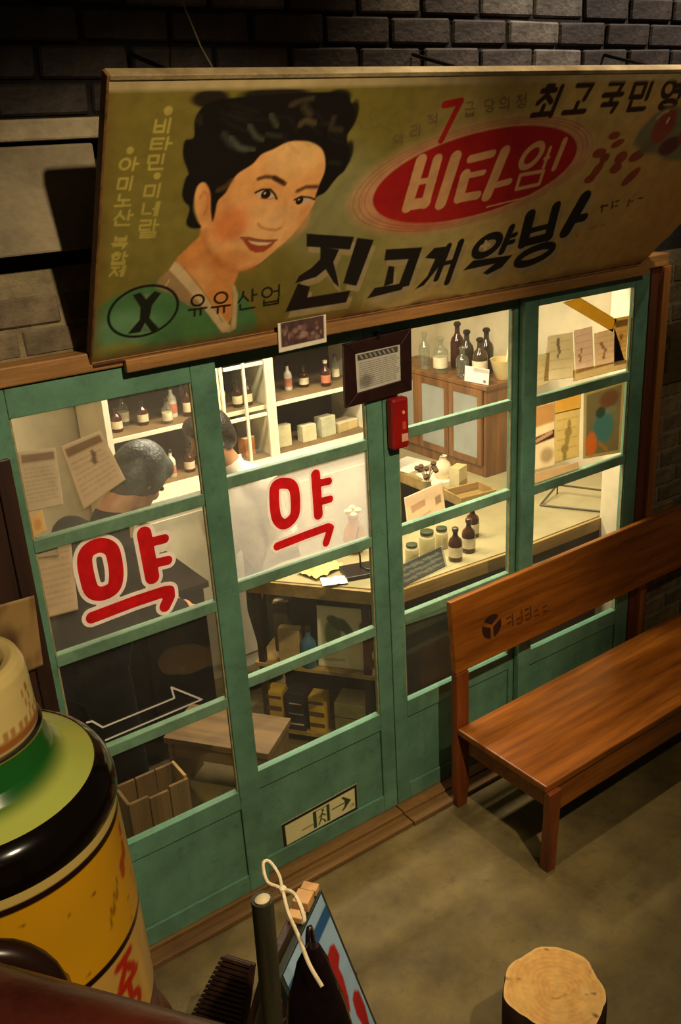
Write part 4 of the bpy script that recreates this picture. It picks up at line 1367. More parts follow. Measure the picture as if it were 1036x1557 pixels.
lathe_paint('shoulder', [(0.1128, 2.0535), (0.100, 2.060), (0.086, 2.068), (0.077, 2.078), (0.073, 2.092), (0.071, 2.100)],
            shoulder_paint, (30, 96, 34), jug, ENAMEL, 160, 50)
m = MB()
m.lathe([(0.1270, 2.010 - 1.642), (0.1300, 2.016 - 1.642), (0.1298, 2.028 - 1.642), (0.1265, 2.041 - 1.642), (0.1205, 2.050 - 1.642), (0.1135, 2.0545 - 1.642), (0.1120, 2.052 - 1.642)], seg=96)
m.build('rim', M('glossy_black_enamel', (16, 9, 7), 0.14, 0.1), jug, smooth=True)
m = MB()
m.lathe([(0.0705, 2.099 - 1.642), (0.0725, 2.101 - 1.642), (0.0725, 2.105 - 1.642), (0.069, 2.107 - 1.642)], seg=64)
m.build('neck_ring', STEEL, jug, smooth=True)


def cap_paint(pt, A, RR, ZZ):
    pt.grad((ZZ < 2.116) * 0.9, (150, 86, 34))
    pt.grad(np.clip((2.124 + 0.004 * np.sign(np.sin(A * 46)) - ZZ) / 0.002, 0, 1) * 0.75, (172, 104, 44))
    pt.grad((ZZ < 2.1095) * 1.0, (190, 176, 120))
    for q in range(26):
        r = np.random.RandomState(40 + q)
        pt.blob((r.uniform(-.75, .75) * 0.131, 2.135 + r.uniform(-.01, .016)), .0035, .004, (186, 104, 44) if q % 3 else (120, 100, 40), 0.85, 0.4)
    pt.grad((RR < 0.045) * 1.0, (40, 22, 12))


lathe_paint('cap', [(0.069, 2.106), (0.0692, 2.115), (0.068, 2.150), (0.0665, 2.166), (0.063, 2.174), (0.057, 2.1765), (0.050, 2.174), (0.0455, 2.168), (0.044, 2.150), (0.001, 2.149)],
            cap_paint, (232, 206, 132), jug, ENAMEL, 160, 110)
m = MB()
a0 = -1.86
cx_, cy_ = math.cos(a0), math.sin(a0)
tg = Vector((-cy_, cx_, 0))
base = Vector((cx_ * 0.165, cy_ * 0.165, 1.932 - 1.642))
hp = [Vector((cx_ * .130, cy_ * .130, 1.905 - 1.642)) + tg * 0.048]
hp += [base + tg * 0.050 * math.cos(a) + Vector((0, 0, 0.062 * math.sin(a))) for a in [k * math.pi / 14 for k in range(15)]]
hp += [Vector((cx_ * .130, cy_ * .130, 1.905 - 1.642)) - tg * 0.048]
m.tube(hp, 0.0125, 12)
m.build('handle', M('dark_brown_handle', (42, 22, 14), 0.3, 0.2), jug, smooth=True)
stand = thing('jug_stand', 'dark wooden pedestal carrying the big yellow jug', 'stand', (JX, JY, 0))
MB().lathe([(0.12, 0), (0.12, 0.03), (0.06, 0.06), (0.06, 1.56), (0.125, 1.60), (0.125, 1.6415)], seg=24).build('column', DARKW, stand, smooth=True)
MB().lathe([(0.20, 0), (0.20, 0.025)], seg=24).build('foot', DARKW, stand)

# ------------------------------------------------------------------ stair handrail close to the camera
hd = Vector((-0.582, 0.813, -0.014)).normalized()
hc = Vector((-1.236, -2.495, 2.593)) + (Vector((-1.195, -2.052, 2.100)) - Vector((-1.236, -2.495, 2.593))) * 1.0
rail = thing('stair_handrail', 'thick dark red brown varnished handrail below the yellow jug', 'handrail', (hc.x, hc.y, 0))
RAILM = M('dark_red_varnished_rail', (104, 46, 34), 0.28, 0.3, 12, 0.15, 40, rgb2=(66, 26, 18))
m = MB()
a, b = hc - hd * 0.32 - Vector((hc.x, hc.y, 0)), hc + hd * 0.75 - Vector((hc.x, hc.y, 0))
m.tube([a + (b - a) * k / 12 for k in range(13)], 0.047, 20)
m.build('rail', RAILM, rail, smooth=True)
for k in (-0.30, 0.72):
    q = hc + hd * k - Vector((hc.x, hc.y, 0))
    m = MB()
    m.tube([(q.x, q.y, 0), (q.x, q.y, q.z - 0.03)], 0.028, 14)
    m.build('rail_post', RAILM, rail, smooth=True)

# ------------------------------------------------------------------ dark board standing at the left end of the doors
nb = thing('notice_board', 'tall dark brown board standing in front of the leftmost sash', 'board', (-0.80, -0.115, 0))
box('plank', (-0.16, -0.012, 0), (0.135, 0.012, 1.875), DARKW, nb, 0.004)
box('edge_batten', (0.09, -0.022, 0), (0.132, -0.0125, 1.888), DARKW, nb, 0.004)


def tan_note(pt):
    pt.grad(0.6 * np.clip(wob(pt.x, pt.y, 12, 3), 0, 1), (96, 66, 28))
    pt.blob((0.3, 0.6), 0.25, 0.3, (60, 30, 14), 0.8)


sheet('torn_note', [(-0.803, -0.139, 1.500), (-0.676, -0.139, 1.496), (-0.689, -0.139, 1.280), (-0.812, -0.139, 1.270)], (142, 112, 62), tan_note, (24, 24),
      label='torn tan paper pinned low on the dark notice board', cat='paper')

# ------------------------------------------------------------------ sandwich board, post, bag, cord
F = Vector((-0.340, -0.981, 0.90))
e1 = Vector((-0.81, -0.59, 0)).normalized()
nn = Vector((0.59, -0.81, 0)).normalized()
sb = thing('sandwich_board', 'folding sandwich board with a light blue panel and red painted letters', 'signboard', (F.x, F.y, 0))
Fo = Vector((F.x, F.y, 0))
slope = (nn * 0.27 + Vector((0, 0, -0.9)))
sl = slope.normalized()
pn = e1.cross(sl).normalized()
if pn.dot(nn) < 0:
    pn = -pn
BW, BH = 0.27, 0.93


def q3(u, v, d=0.0):
    return F - Fo + e1 * u + sl * v + pn * d


def panel(name, u0, u1, v0, v1, d0, d1, mat, parent=sb):
    m = MB()
    q = [(u0, v0), (u1, v0), (u1, v1), (u0, v1)]
    m.hexa([q3(a, b, d0) for a, b in q], [q3(a, b, d1) for a, b in q])
    return m.build(name, mat, parent, bevel=0.002)


EDGEB = M('dark_teal_board_edge', (44, 52, 44), 0.6, 0.3, 14)
panel('board_core', 0, BW, 0, BH, -0.020, -0.001, EDGEB)
nxb, nyb = 100, 180
uu, vv = np.meshgrid(np.linspace(0.012, BW - 0.012, nxb), np.linspace(0.004, BH - 0.012, nyb))
uu, vv = uu.ravel(), vv.ravel()
pb = Paint(uu, vv, (142, 172, 192))
pb.grad(0.35 * np.clip(wob(uu, vv, 18, 31), 0, 1), (120, 150, 172))
pb.line([(0.0, 0.055), (BW, 0.055)], 0.036, (34, 78, 124))
RB = (150, 22, 22)
pb.poly([(0.040, 0.130), (0.060, 0.118), (0.085, 0.125), (0.110, 0.150), (0.125, 0.200), (0.120, 0.250), (0.105, 0.285), (0.085, 0.300), (0.070, 0.270), (0.058, 0.215), (0.060, 0.185), (0.038, 0.170)], RB, 0.003)
pb.poly([(0.020, 0.300), (0.040, 0.280), (0.060, 0.290), (0.068, 0.330), (0.060, 0.380), (0.045, 0.415), (0.032, 0.395), (0.020, 0.350)], RB, 0.003)
P3 = np.stack([np.array(q3(a, b, 0.0005)) for a, b in zip(uu, vv)])
grid_mesh('painted_panel', P3, nxb, nyb, pb.c, paint_mat('board_paint', 0.45, 0.1, 20), sb)
m = MB()
sl2 = (-nn * 0.27 + Vector((0, 0, -0.9))).normalized()
pn2 = e1.cross(sl2).normalized()
q = [(0, 0.0), (BW, 0.0), (BW, BH), (0, BH)]
o_ = F - Fo - nn * 0.03
m.hexa([o_ + e1 * a + sl2 * b for a, b in q], [o_ + e1 * a + sl2 * b - nn * 0.018 for a, b in q])
m.build('rear_panel', DARKW, sb, bevel=0.002)
PALEW = M('pale_raw_wood', (206, 160, 100), 0.6, 0.2, 20, grain='x', rgb2=(160, 112, 62))
for u0, u1, dd in ((0.004, 0.030, 0.0), (0.040, 0.082, 0.010), (0.095, 0.120, 0.0)):
    m = MB()
    c = [F - Fo + e1 * u0 - nn * 0.045 + Vector((0, 0, .002)), F - Fo + e1 * u1 - nn * 0.045 + Vector((0, 0, .002)), F - Fo + e1 * u1 - nn * 0.004 + Vector((0, 0, .002)), F - Fo + e1 * u0 - nn * 0.004 + Vector((0, 0, .002))]
    m.hexa(c, [v + Vector((0, 0, 0.018 + dd)) for v in c])
    m.build('ridge_cleat', PALEW, sb, bevel=0.002)

pole = thing('wooden_pole', 'upright dark olive round pole beside the sandwich board', 'pole', (-0.657, -1.287, 0))
m = MB()
m.tube([(0.004 * math.sin(k), 0.003 * math.cos(k * 2), 1.30 * k / 8) for k in range(9)], 0.021, 16)
m.build('shaft', M('dark_olive_pole', (72, 66, 38), 0.55, 0.3, 14, 0.2, 40, grain='z', rgb2=(40, 36, 22)), pole, smooth=True)
MB().lathe([(0.012, 1.3005), (0.013, 1.304), (0.008, 1.309), (0, 1.310)], (0.003, -0.006, 0), 12, sx=1.2).build('paint_chip', M('chipped_white_paint', (206, 190, 150), 0.6, 0.1), pole, smooth=True)

bag = thing('vinyl_bag', 'glossy black vinyl bag hanging between the pole and the blue board', 'bag', (-0.562, -1.302, 0.645))
VINYL = M('black_vinyl', (26, 16, 18), 0.22, 0.4, 10, 0.5, 12)
m = MB()
secs = []
for k, (z, w, d) in enumerate(((0.0, .055, .030), (0.05, .072, .040), (0.14, .078, .042), (0.25, .072, .036), (0.36, .054, .028), (0.45, .030, .016), (0.49, .014, .010))):
    ring = []
    for j in range(24):
        a = 6.2832 * j / 24
        rr_ = 1 + 0.10 * math.sin(3 * a + k) + 0.06 * math.sin(7 * a + 2 * k)
        pvec = Vector((0.83, -0.56, 0)) * (w * rr_ * math.cos(a)) + Vector((0.56, 0.83, 0)) * (d * rr_ * math.sin(a))
        ring.append(m.bm.verts.new(Vector((pvec.x, pvec.y, z))))
    secs.append(ring)
for a, b in zip(secs, secs[1:]):
    for j in range(24):
        m.bm.faces.new((a[j], a[(j + 1) % 24], b[(j + 1) % 24], b[j]))
m.bm.faces.new(secs[0][::-1])
m.bm.faces.new(secs[-1])
m.build('bag_body', VINYL, bag, smooth=True)
m = MB()
m.tube([Vector((0, 0, 0.485)) + e1 * 0.014 * math.cos(a) + nn * -0.004 + Vector((0, 0, 0.05 * math.sin(a))) for a in [math.pi * k / 8 for k in range(9)]], 0.005, 8)
m.build('bag_handle', VINYL, bag, smooth=True)

cord = thing('knotted_rope', 'knotted white rope looped over the top of the sandwich board', 'rope', (-0.48, -1.12, 0.92))
CORDM = M('white_cord_cotton', (226, 208, 170), 0.7, 0.1, 40)
co = Vector((-0.48, -1.12, 0.92))


def cpts(l):
    return [Vector(v) - co for v in (spl(l) if len(l) > 1 else l)]


m = MB()
m.tube(cpts([(-0.513, -1.105, 1.095), (-0.505, -1.079, 1.115), (-0.508, -1.047, 1.130), (-0.523, -1.047, 1.135), (-0.533, -1.066, 1.125), (-0.533, -1.080, 1.110), (-0.519, -1.092, 1.100), (-0.511, -1.102, 1.095)]), 0.0040, 8)
m.build('loop', CORDM, cord, smooth=True)
m = MB()
m.tube(cpts([(-0.511, -1.103, 1.096), (-0.504, -1.135, 1.105), (-0.509, -1.169, 1.105), (-0.518, -1.199, 1.095), (-0.522, -1.200, 1.088)]), 0.0046, 8)
m.build('loop', CORDM, cord, smooth=True)
m = MB()
m.tube(cpts([(-0.512, -1.104, 1.094), (-0.527, -1.139, 1.097), (-0.546, -1.187, 1.110), (-0.574, -1.272, 1.140), (-0.593, -1.337, 1.140), (-0.589, -1.373, 1.110)]), 0.0042, 8)
m.build('tail', CORDM, cord, smooth=True)
MB().lathe([(0, -.009), (.008, -.006), (.010, 0), (.008, .006), (0, .009)], cpts([(-0.512, -1.105, 1.096)])[0], 10).build('knot', CORDM, cord, smooth=True)

clip = thing('steel_clip', 'small shiny steel clip hanging on the edge of the blue panel', 'clip', (-0.462, -1.209, 0.800))
MB().lathe([(0.0, 0.0), (.008, .002), (.010, .010), (.006, .016), (.006, .020), (.009, .024), (.009, .032), (0, .036)], (0, 0, 0), 14).build('clip_head', STEEL, clip, smooth=True)
MB().tube([(0, 0, 0.003), (0.002, -0.004, -0.05), (0.004, -0.006, -0.11)], 0.0045, 8).build('clip_stem', STEEL, clip, smooth=True)

# dark notched board leaning on a low crate behind the pole
crate = thing('low_crate', 'low dark wooden crate behind the olive pole', 'crate', (-0.245, -0.715, 0))
for k in range(4):
    box('crate_slat', (-0.10, -0.10 + 0.0, 0.01 + k * 0.085), (0.10, -0.085, 0.085 + k * 0.085), DARKW, crate, 0.002)
    box('crate_slat', (-0.10, 0.085, 0.01 + k * 0.085), (0.10, 0.10, 0.085 + k * 0.085), DARKW, crate, 0.002)
for x in (-0.10, 0.085):
    for y in (-0.084, 0.069):
        box('crate_post', (x, y, 0), (x + 0.015, y + 0.015, 0.34), DARKW, crate, 0.002)
wbd = thing('washboard', 'dark wooden board with a notched edge leaning beside the olive pole', 'washboard', (-0.52, -0.52, 0))
wa, wb_, wc, wd_ = [Vector(v) - Vector((-0.52, -0.52, 0)) for v in ((-0.416, -0.516, 0.340), (-0.362, -0.601, 0.340), (-0.481, -0.658, 0.004), (-0.621, -0.469, 0.004))]
m = MB()
nrmw = (wb_ - wa).cross(wd_ - wa).normalized()
if nrmw.z < 0:
    nrmw = -nrmw
m.hexa([wa, wb_, wc, wd_], [v + nrmw * 0.014 for v in (wa, wb_, wc, wd_)])
m.build('board', DARKW, wbd, bevel=0.002)
for k in range(22):
    t0, t1 = (k + 0.15) / 23, (k + 0.75) / 23
    a, b = wa.lerp(wd_, t0), wa.lerp(wd_, t1)
    a2, b2 = wb_.lerp(wc, t0), wb_.lerp(wc, t1)
    ex = (a - a2).normalized() * 0.007
    m = MB()
    lo = [v + nrmw * 0.0145 for v in (a + ex, a2 - (a2 - a) * 0.1, b2 - (b2 - b) * 0.1, b + ex)]
    m.hexa(lo, [v + nrmw * 0.007 for v in lo])
    m.build('ridge', DARKW, wbd)

# ------------------------------------------------------------------ things fixed to the sashes outside
fr = thing('info_frame', 'dark framed information sheet hanging on the green sash', 'frame', (0.612, -0.030, 1.875))
fo = fr.location
q = [Vector(v) - fo for v in ((0.471, -0.030, 1.983), (0.756, -0.030, 1.995), (0.752, -0.030, 1.776), (0.465, -0.030, 1.769))]
iq = [Vector(v) - fo for v in ((0.516, -0.030, 1.945), (0.707, -0.030, 1.947), (0.706, -0.030, 1.820), (0.517, -0.030, 1.811))]
FRM = M('dark_mahogany_frame', (40, 18, 14), 0.4, 0.3, 20)
for i in range(4):
    j = (i + 1) % 4
    m = MB()
    f4_ = [q[i], q[j], iq[j], iq[i]]
    m.hexa(f4_, [v + Vector((0, 0.014, 0)) for v in f4_])
    m.build('frame_side', FRM, fr, bevel=0.002)


def info_paint(pt):
    pt.poly([(0.05, 0.05), (0.95, 0.04), (0.95, 0.2), (0.05, 0.2)], (58, 54, 50), 0.01)
    for k in range(8):
        pt.line([(0.12 + k * 0.1, 0.08), (0.16 + k * 0.1, 0.16)], 0.03, (150, 144, 132), soft=0.01)
    r = np.random.RandomState(4)
    for k in range(13):
        y = 0.27 + k * 0.053
        x = 0.08
        while x < 0.9:
            w = r.uniform(0.02, 0.08)
            pt.line([(x, y), (x + w, y)], 0.022, (96, 90, 80) if x > 0.38 or k < 3 else (60, 58, 54), soft=0.008, alpha=0.85)
            x += w + 0.03
    pt.blob((0.22, 0.75), 0.14, 0.16, (70, 66, 60), 0.6)


sheet('info_sheet', [v + Vector((0, 0.004, 0)) for v in iq], (182, 176, 160), info_paint, (80, 70), parent=fr)
box('hook', (-0.006, -0.004, 0.105), (0.006, 0.012, 0.128), BLACK, fr, 0.001)


def photo_paint(pt):
    pt.poly([(0.05, 0.0), (0.95, 0.0), (0.95, 0.84), (0.05, 0.84)], (74, 44, 40), 0.01)
    r = np.random.RandomState(8)
    for k in range(40):
        pt.blob((r.uniform(.1, .9), r.uniform(.1, .75)), r.uniform(.02, .06), r.uniform(.04, .12), ((150, 120, 104), (48, 26, 26), (116, 84, 74))[k % 3], 0.6)


sheet('photo_card', [(0.191, -0.092, 2.101), (0.367, -0.092, 2.103), (0.363, -0.092, 2.017), (0.187, -0.092, 2.012)], (216, 206, 184), photo_paint, (60, 40), 0.003,
      'small white bordered photograph pinned under the lower edge of the sign', 'photograph')

rbx = thing('alarm_box', 'small red plastic box fixed to the middle green stiles', 'box', (0.679, -0.016, 1.675))
m = MB()
m.box((-0.036, -0.040, -0.092), (0.036, 0.0, 0.092), bevel=0.010)
m.build('case', M('red_plastic', (150, 22, 18), 0.35, 0.15, 8), rbx)
MB().box((0.000, -0.0415, -0.066), (0.028, -0.0402, -0.038)).build('white_label', M('pinkish_label', (226, 170, 140), 0.5, 0.1), rbx)
MB().box((0.004, -0.0415, -0.022), (0.020, -0.0402, 0.006)).build('faded_print', M('orange_print', (196, 70, 40), 0.5, 0.1), rbx)
MB().lathe([(0.006, 0), (0.006, 0.002)], (0.010, -0.0402, 0.040), 10, Matrix.Rotation(R(90), 3, 'X')).build('indicator', M('pale_button', (236, 160, 120), 0.4, 0.1), rbx)


def exit_paint(pt):
    GR = (40, 64, 24)
    pt.poly([(0, 0), (1, 0), (1, 1), (0, 1)], (26, 22, 16), 0.001)
    pt.poly([(0.045, 0.12), (0.965, 0.12), (0.965, 0.86), (0.045, 0.86)], (214, 206, 150), 0.004)
    pt.line([(0.27, 0.62), (0.37, 0.62)], 0.06, (150, 130, 70), soft=0.01)
    pt.poly([(0.40, 0.18), (0.445, 0.18), (0.445, 0.80), (0.40, 0.80)], GR, 0.004)
    pt.poly([(0.58, 0.18), (0.62, 0.18), (0.62, 0.80), (0.58, 0.80)], GR, 0.004)
    pt.line([(0.445, 0.2), (0.6, 0.2)], 0.03, GR, soft=0.004)
    for s_ in ([(0.52, 0.36), (0.50, 0.58), (0.47, 0.76)], [(0.50, 0.58), (0.54, 0.66), (0.56, 0.78)], [(0.52, 0.40), (0.56, 0.52)], [(0.51, 0.42), (0.475, 0.5)]):
        pt.line(s_, 0.022, GR, soft=0.006)
    pt.blob((0.53, 0.29), 0.018, 0.05, GR, 1, 0.2)
    pt.line([(0.67, 0.46), (0.86, 0.46)], 0.05, GR, soft=0.006)
    pt.poly([(0.80, 0.22), (0.91, 0.47), (0.80, 0.72), (0.83, 0.47)], GR, 0.006)
    pt.line([(0.80, 0.24), (0.89, 0.47), (0.80, 0.70)], 0.04, GR, soft=0.006)
    pt.line([(0.90, 0.74), (0.94, 0.74), (0.94, 0.66), (0.90, 0.66)], 0.02, (110, 110, 60), soft=0.006)


sheet('exit_plate', [(0.080, -0.006, 0.216), (0.436, -0.006, 0.231), (0.434, -0.006, 0.102), (0.082, -0.006, 0.094)], (214, 206, 150), exit_paint, (130, 50), 0.003,
      'pale exit plate with a running figure and arrow on the green kick panel', 'sign')

# ================================================================== INSIDE THE SHOP
# ------------------------------------------------------------------ papers behind the glass
def lines_paint(seed, ink=(120, 92, 78), head=None, pic=None, rows=9, tone=None):
    def f(pt):
        r = np.random.RandomState(seed)
        if tone:
            pt.grad(0.6 * np.clip(wob(pt.x, pt.y, 5, seed), 0, 1), tone)
        y0 = 0.1
        if head:
            pt.poly([(0.07, 0.06), (0.93, 0.06), (0.93, 0.2), (0.07, 0.2)], head, 0.01, 0.8)
            y0 = 0.28
        if pic:
            cx, cy, rx, ry, col = pic
            for q in range(5):
                pt.blob((cx + r.uniform(-.6, .6) * rx, cy + (q - 2) * ry * 0.4), rx * r.uniform(.3, .7), ry * .24, col, 0.75, 0.5)
        for k in range(rows):
            y = y0 + (0.9 - y0) * (k + 0.3) / rows
            x = 0.1
            while x < 0.86:
                w = r.uniform(0.04, 0.2)
                pt.line([(x, y), (min(x + w, 0.9), y)], 0.022, ink, soft=0.012, alpha=0.38)
                x += w + 0.05
    return f


PAPER = paper_mat('thin_printed_paper', 0.7, 0.72)
sheet('notice', [(-0.618, -0.027, 1.868), (-0.515, -0.027, 1.857), (-0.521, -0.027, 1.689), (-0.631, -0.027, 1.693)], (236, 224, 202), lines_paint(1, (132, 104, 92), (150, 124, 108)), (40, 40),
      label='faded printed notice taped behind the upper left pane', cat='notice', mat=PAPER)
sheet('notice', [(-0.501, -0.026, 1.856), (-0.381, -0.026, 1.877), (-0.329, -0.026, 1.715), (-0.467, -0.026, 1.658)], (236, 220, 196), lines_paint(2, (130, 100, 88), (128, 92, 62), (0.62, 0.36, 0.14, 0.12, (92, 66, 54)), 7), (40, 40),
      label='tilted card with a brown top taped behind the upper left pane', cat='notice', mat=PAPER)
sheet('notice', [(-0.623, -0.027, 1.581), (-0.519, -0.027, 1.576), (-0.533, -0.027, 1.357), (-0.628, -0.027, 1.362)], (232, 216, 192), lines_paint(3, (140, 104, 92)), (40, 40),
      label='printed notice beside the large red letter on the leftmost sash', cat='notice', mat=PAPER)
sheet('paper_strip', [(-0.632, -0.039, 1.581), (-0.563, -0.039, 1.579), (-0.563, -0.039, 1.544), (-0.631, -0.039, 1.557)], (236, 228, 204), lambda pt: None, (6, 6),
      label='blank white paper strip on the leftmost sash', cat='paper', mat=PAPER)
sheet('glow_sheet', [(-0.622, -0.027, 1.680), (-0.583, -0.027, 1.689), (-0.581, -0.027, 1.627), (-0.623, -0.027, 1.615)], (250, 222, 170),
      lambda pt: pt.blob((0.5, 0.55), 0.25, 0.25, (230, 170, 100), 0.7), (16, 20), label='cream sheet standing in for a glowing round shape under the faded notice', cat='label', mat=PAPER)  # added sheet; its warm blob paints a glowing round shape
sheet('poster', [(1.436, -0.026, 1.859), (1.573, -0.026, 1.853), (1.597, -0.026, 1.667), (1.417, -0.026, 1.686)], (244, 232, 200),
      lines_paint(5, (150, 122, 78), None, (0.45, 0.3, 0.10, 0.22, (70, 60, 32)), 4), (50, 60), label='tan poster with a small dark figure behind the upper right pane', cat='poster', mat=PAPER)
sheet('poster', [(1.581, -0.026, 1.858), (1.688, -0.026, 1.859), (1.708, -0.026, 1.685), (1.602, -0.026, 1.682)], (248, 228, 206),
      lines_paint(6, (180, 120, 96), None, (0.3, 0.6, 0.14, 0.16, (140, 112, 80)), 5), (40, 50), label='pinkish poster next to the tan figure poster', cat='poster', mat=PAPER)
sheet('poster', [(1.702, -0.026, 1.828), (1.826, -0.026, 1.831), (1.901, -0.026, 1.684), (1.718, -0.026, 1.683)], (248, 228, 198),
      lines_paint(7, (176, 124, 84), None, (0.35, 0.55, 0.12, 0.25, (148, 96, 70)), 5), (40, 50), label='peach poster with a brown bottle shape behind the upper right pane', cat='poster', mat=PAPER)
sheet('poster', [(1.822, -0.026, 1.871), (1.913, -0.026, 1.869), (1.910, -0.026, 1.671), (1.835, -0.026, 1.673)], (242, 214, 150),
      lines_paint(8, (120, 62, 34), (90, 56, 26), (0.4, 0.5, 0.25, 0.14, (166, 92, 60)), 6), (30, 60), label='narrow ochre label strip at the right edge of the upper right pane', cat='poster', mat=PAPER)
sheet('ribbon', [(1.511, -0.026, 1.977), (1.608, -0.026, 1.984), (1.836, -0.026, 1.864), (1.816, -0.026, 1.816)], (240, 204, 92), lambda pt: None, (10, 20),
      label='yellow paper band slanting across the upper right pane', cat='ribbon', mat=PAPER)
sheet('poster', [(1.340, -0.026, 1.593), (1.481, -0.026, 1.589), (1.497, -0.026, 1.315), (1.341, -0.026, 1.325)], (250, 236, 206),
      lambda pt: (pt.poly([(0, 0), (1, 0), (1, .3), (0, .34)], (206, 160, 104), 0.02), pt.poly([(0.0, .5), (1, .42), (1, .55), (.2, .6), (.2, .8), (0, .82)], (70, 40, 30), 0.01),
                  pt.line([(0.3, .54), (.9, .46)], 0.06, (206, 166, 136)), pt.blob((0.7, 0.8), 0.25, 0.12, (166, 146, 112), 0.8)), (40, 70),
      label='pale poster with a black headline behind the right sash', cat='poster', mat=PAPER)
sheet('poster', [(1.487, -0.026, 1.539), (1.635, -0.026, 1.533), (1.643, -0.026, 1.320), (1.496, -0.026, 1.327)], (236, 218, 166),
      lines_paint(10, (120, 98, 54), None, (0.5, 0.6, 0.25, 0.4, (146, 130, 78)), 4), (40, 60), label='olive ochre picture poster between the headline poster and blue poster', cat='poster', mat=PAPER)
sheet('poster', [(1.483, -0.026, 1.607), (1.638, -0.026, 1.596), (1.642, -0.026, 1.529), (1.487, -0.026, 1.536)], (240, 208, 130),
      lines_paint(11, (170, 122, 46), None, None, 3), (30, 20), label='short yellow poster above the olive ochre poster', cat='poster', mat=PAPER)


def blue_paint(pt):
    pt.poly([(0, 0), (1, 0), (1, 1), (0, 1)], (206, 194, 150), 0.001)
    pt.poly([(0.07, 0.05), (0.93, 0.05), (0.93, 0.96), (0.07, 0.96)], (140, 132, 106), 0.01)
    pt.blob((0.62, 0.2), 0.24, 0.12, (126, 78, 56), 0.8, 0.6)
    pt.blob((0.5, 0.58), 0.26, 0.24, (80, 140, 160), 1, 0.5)
    pt.blob((0.42, 0.36), 0.12, 0.08, (52, 76, 76), 0.9, 0.5)
    pt.blob((0.68, 0.36), 0.14, 0.05, (140, 150, 130), 0.9, 0.5)
    pt.blob((0.2, 0.80), 0.15, 0.18, (236, 132, 66), 1, 0.4)
    pt.line([(0.4, 0.8), (0.62, 0.92)], 0.05, (190, 140, 80), soft=0.02)


sheet('poster', [(1.655, -0.026, 1.593), (1.913, -0.026, 1.600), (1.912, -0.026, 1.275), (1.669, -0.026, 1.303)], (206, 194, 150), blue_paint, (60, 90),
      label='cream bordered poster with a blue figure behind the right sash', cat='poster', mat=PAPER)
sheet('poster', [(1.348, -0.026, 1.312), (1.641, -0.026, 1.298), (1.646, -0.026, 1.220), (1.343, -0.026, 1.257)], (232, 208, 172), lines_paint(13, (130, 84, 62), None, None, 3), (50, 20),
      label='crumpled printed sheet just above the lower bar of the right sash', cat='paper', mat=PAPER)
sheet('poster', [(1.348, -0.027, 1.795), (1.445, -0.027, 1.794), (1.443, -0.027, 1.671), (1.348, -0.027, 1.665)], (238, 226, 190), lines_paint(15, (150, 120, 80), None, None, 4), (30, 30),
      label='small grey tan sheet in the lower left corner of the upper right pane', cat='poster', mat=PAPER)
sheet('poster', [(1.585, -0.027, 1.699), (1.921, -0.027, 1.686), (1.916, -0.027, 1.648), (1.588, -0.027, 1.652)], (240, 222, 180), lines_paint(16, (190, 150, 110), None, None, 2), (40, 12),
      label='long pale strip along the bottom of the upper right pane', cat='poster', mat=PAPER)
sheet('wall_poster', [(2.159, -0.012, 1.787), (2.398, -0.012, 1.792), (2.438, -0.012, 1.516), (2.140, -0.012, 1.523)], (140, 118, 72), lines_paint(14, (92, 72, 44), None, (0.2, 0.5, 0.12, 0.3, (84, 64, 40)), 5), (50, 60), 0.002,
      label='faded brown poster on the bricks right of the door post', cat='poster', mat=PAPER)

# ------------------------------------------------------------------ counter
A2, C2_ = (0.772, 0.312), (0.430, 0.769)
dD = Vector((C2_[0] - A2[0], C2_[1] - A2[1], 0)).normalized()
nD = Vector((-dD.y, dD.x, 0))
if nD.x < 0:
    nD = -nD          # into the counter
cnt = thing('shop_counter', 'long tan wooden shop counter with open shelves behind the sashes', 'counter', (A2[0], A2[1], 0))
cof = Vector((A2[0], A2[1], 0))


def cp(v):
    return (v[0] - A2[0], v[1] - A2[1])


top = [A2, (0.889, 0.237), (1.46, 0.205), (2.585, 0.205), (2.585, 1.985), (1.80, 1.985), (1.80, 0.80), (0.98, 0.79), (0.66, 0.82), C2_]
MB().prism([cp(v) for v in top], 0.786, 0.8480).build('counter_frame', TAN, cnt, bevel=0.003)
top2 = [(0.790, 0.322), (0.894, 0.252), (1.46, 0.220), (2.575, 0.220), (2.575, 1.975), (1.81, 1.975), (1.81, 0.785), (0.98, 0.775), (0.67, 0.805), (0.44, 0.765)]
MB().prism([cp(v) for v in top2], 0.8483, 0.853).build('counter_top', TOPC, cnt)
E_ = (A2[0] + nD.x * 0.34, A2[1] + nD.y * 0.34)
G_ = (C2_[0] + nD.x * 0.34, C2_[1] + nD.y * 0.34)
ins = lambda v, k: (v[0] + nD.x * k, v[1] + nD.y * k)
for z0, z1 in ((0.405, 0.425), (0.060, 0.085)):
    pA, pC = ins(A2, 0.015), ins(C2_, 0.015)
    MB().prism([cp(v) for v in (pA, E_, G_, pC)], z0, z1).build('shelf', TAN, cnt, bevel=0.002)
for v, k in ((A2, 0.02), (C2_, 0.02)):
    a = Vector((*ins(v, k), 0))
    s_ = dD * (0.02 if v is A2 else -0.05)
    a = a + s_ - cof
    q = [a, a + dD * 0.03, a + dD * 0.03 + nD * 0.03, a + nD * 0.03]
    MB().hexa([w.xyz for w in q], [w + Vector((0, 0, 0.785)) for w in q]).build('leg', DARKW, cnt)
pA, pC = ins(A2, 0.342), ins(C2_, 0.342)
MB().prism([cp(v) for v in (pA, ins(A2, 0.352), ins(C2_, 0.352), pC)], 0.0, 0.785).build('back_panel', DARKW, cnt)
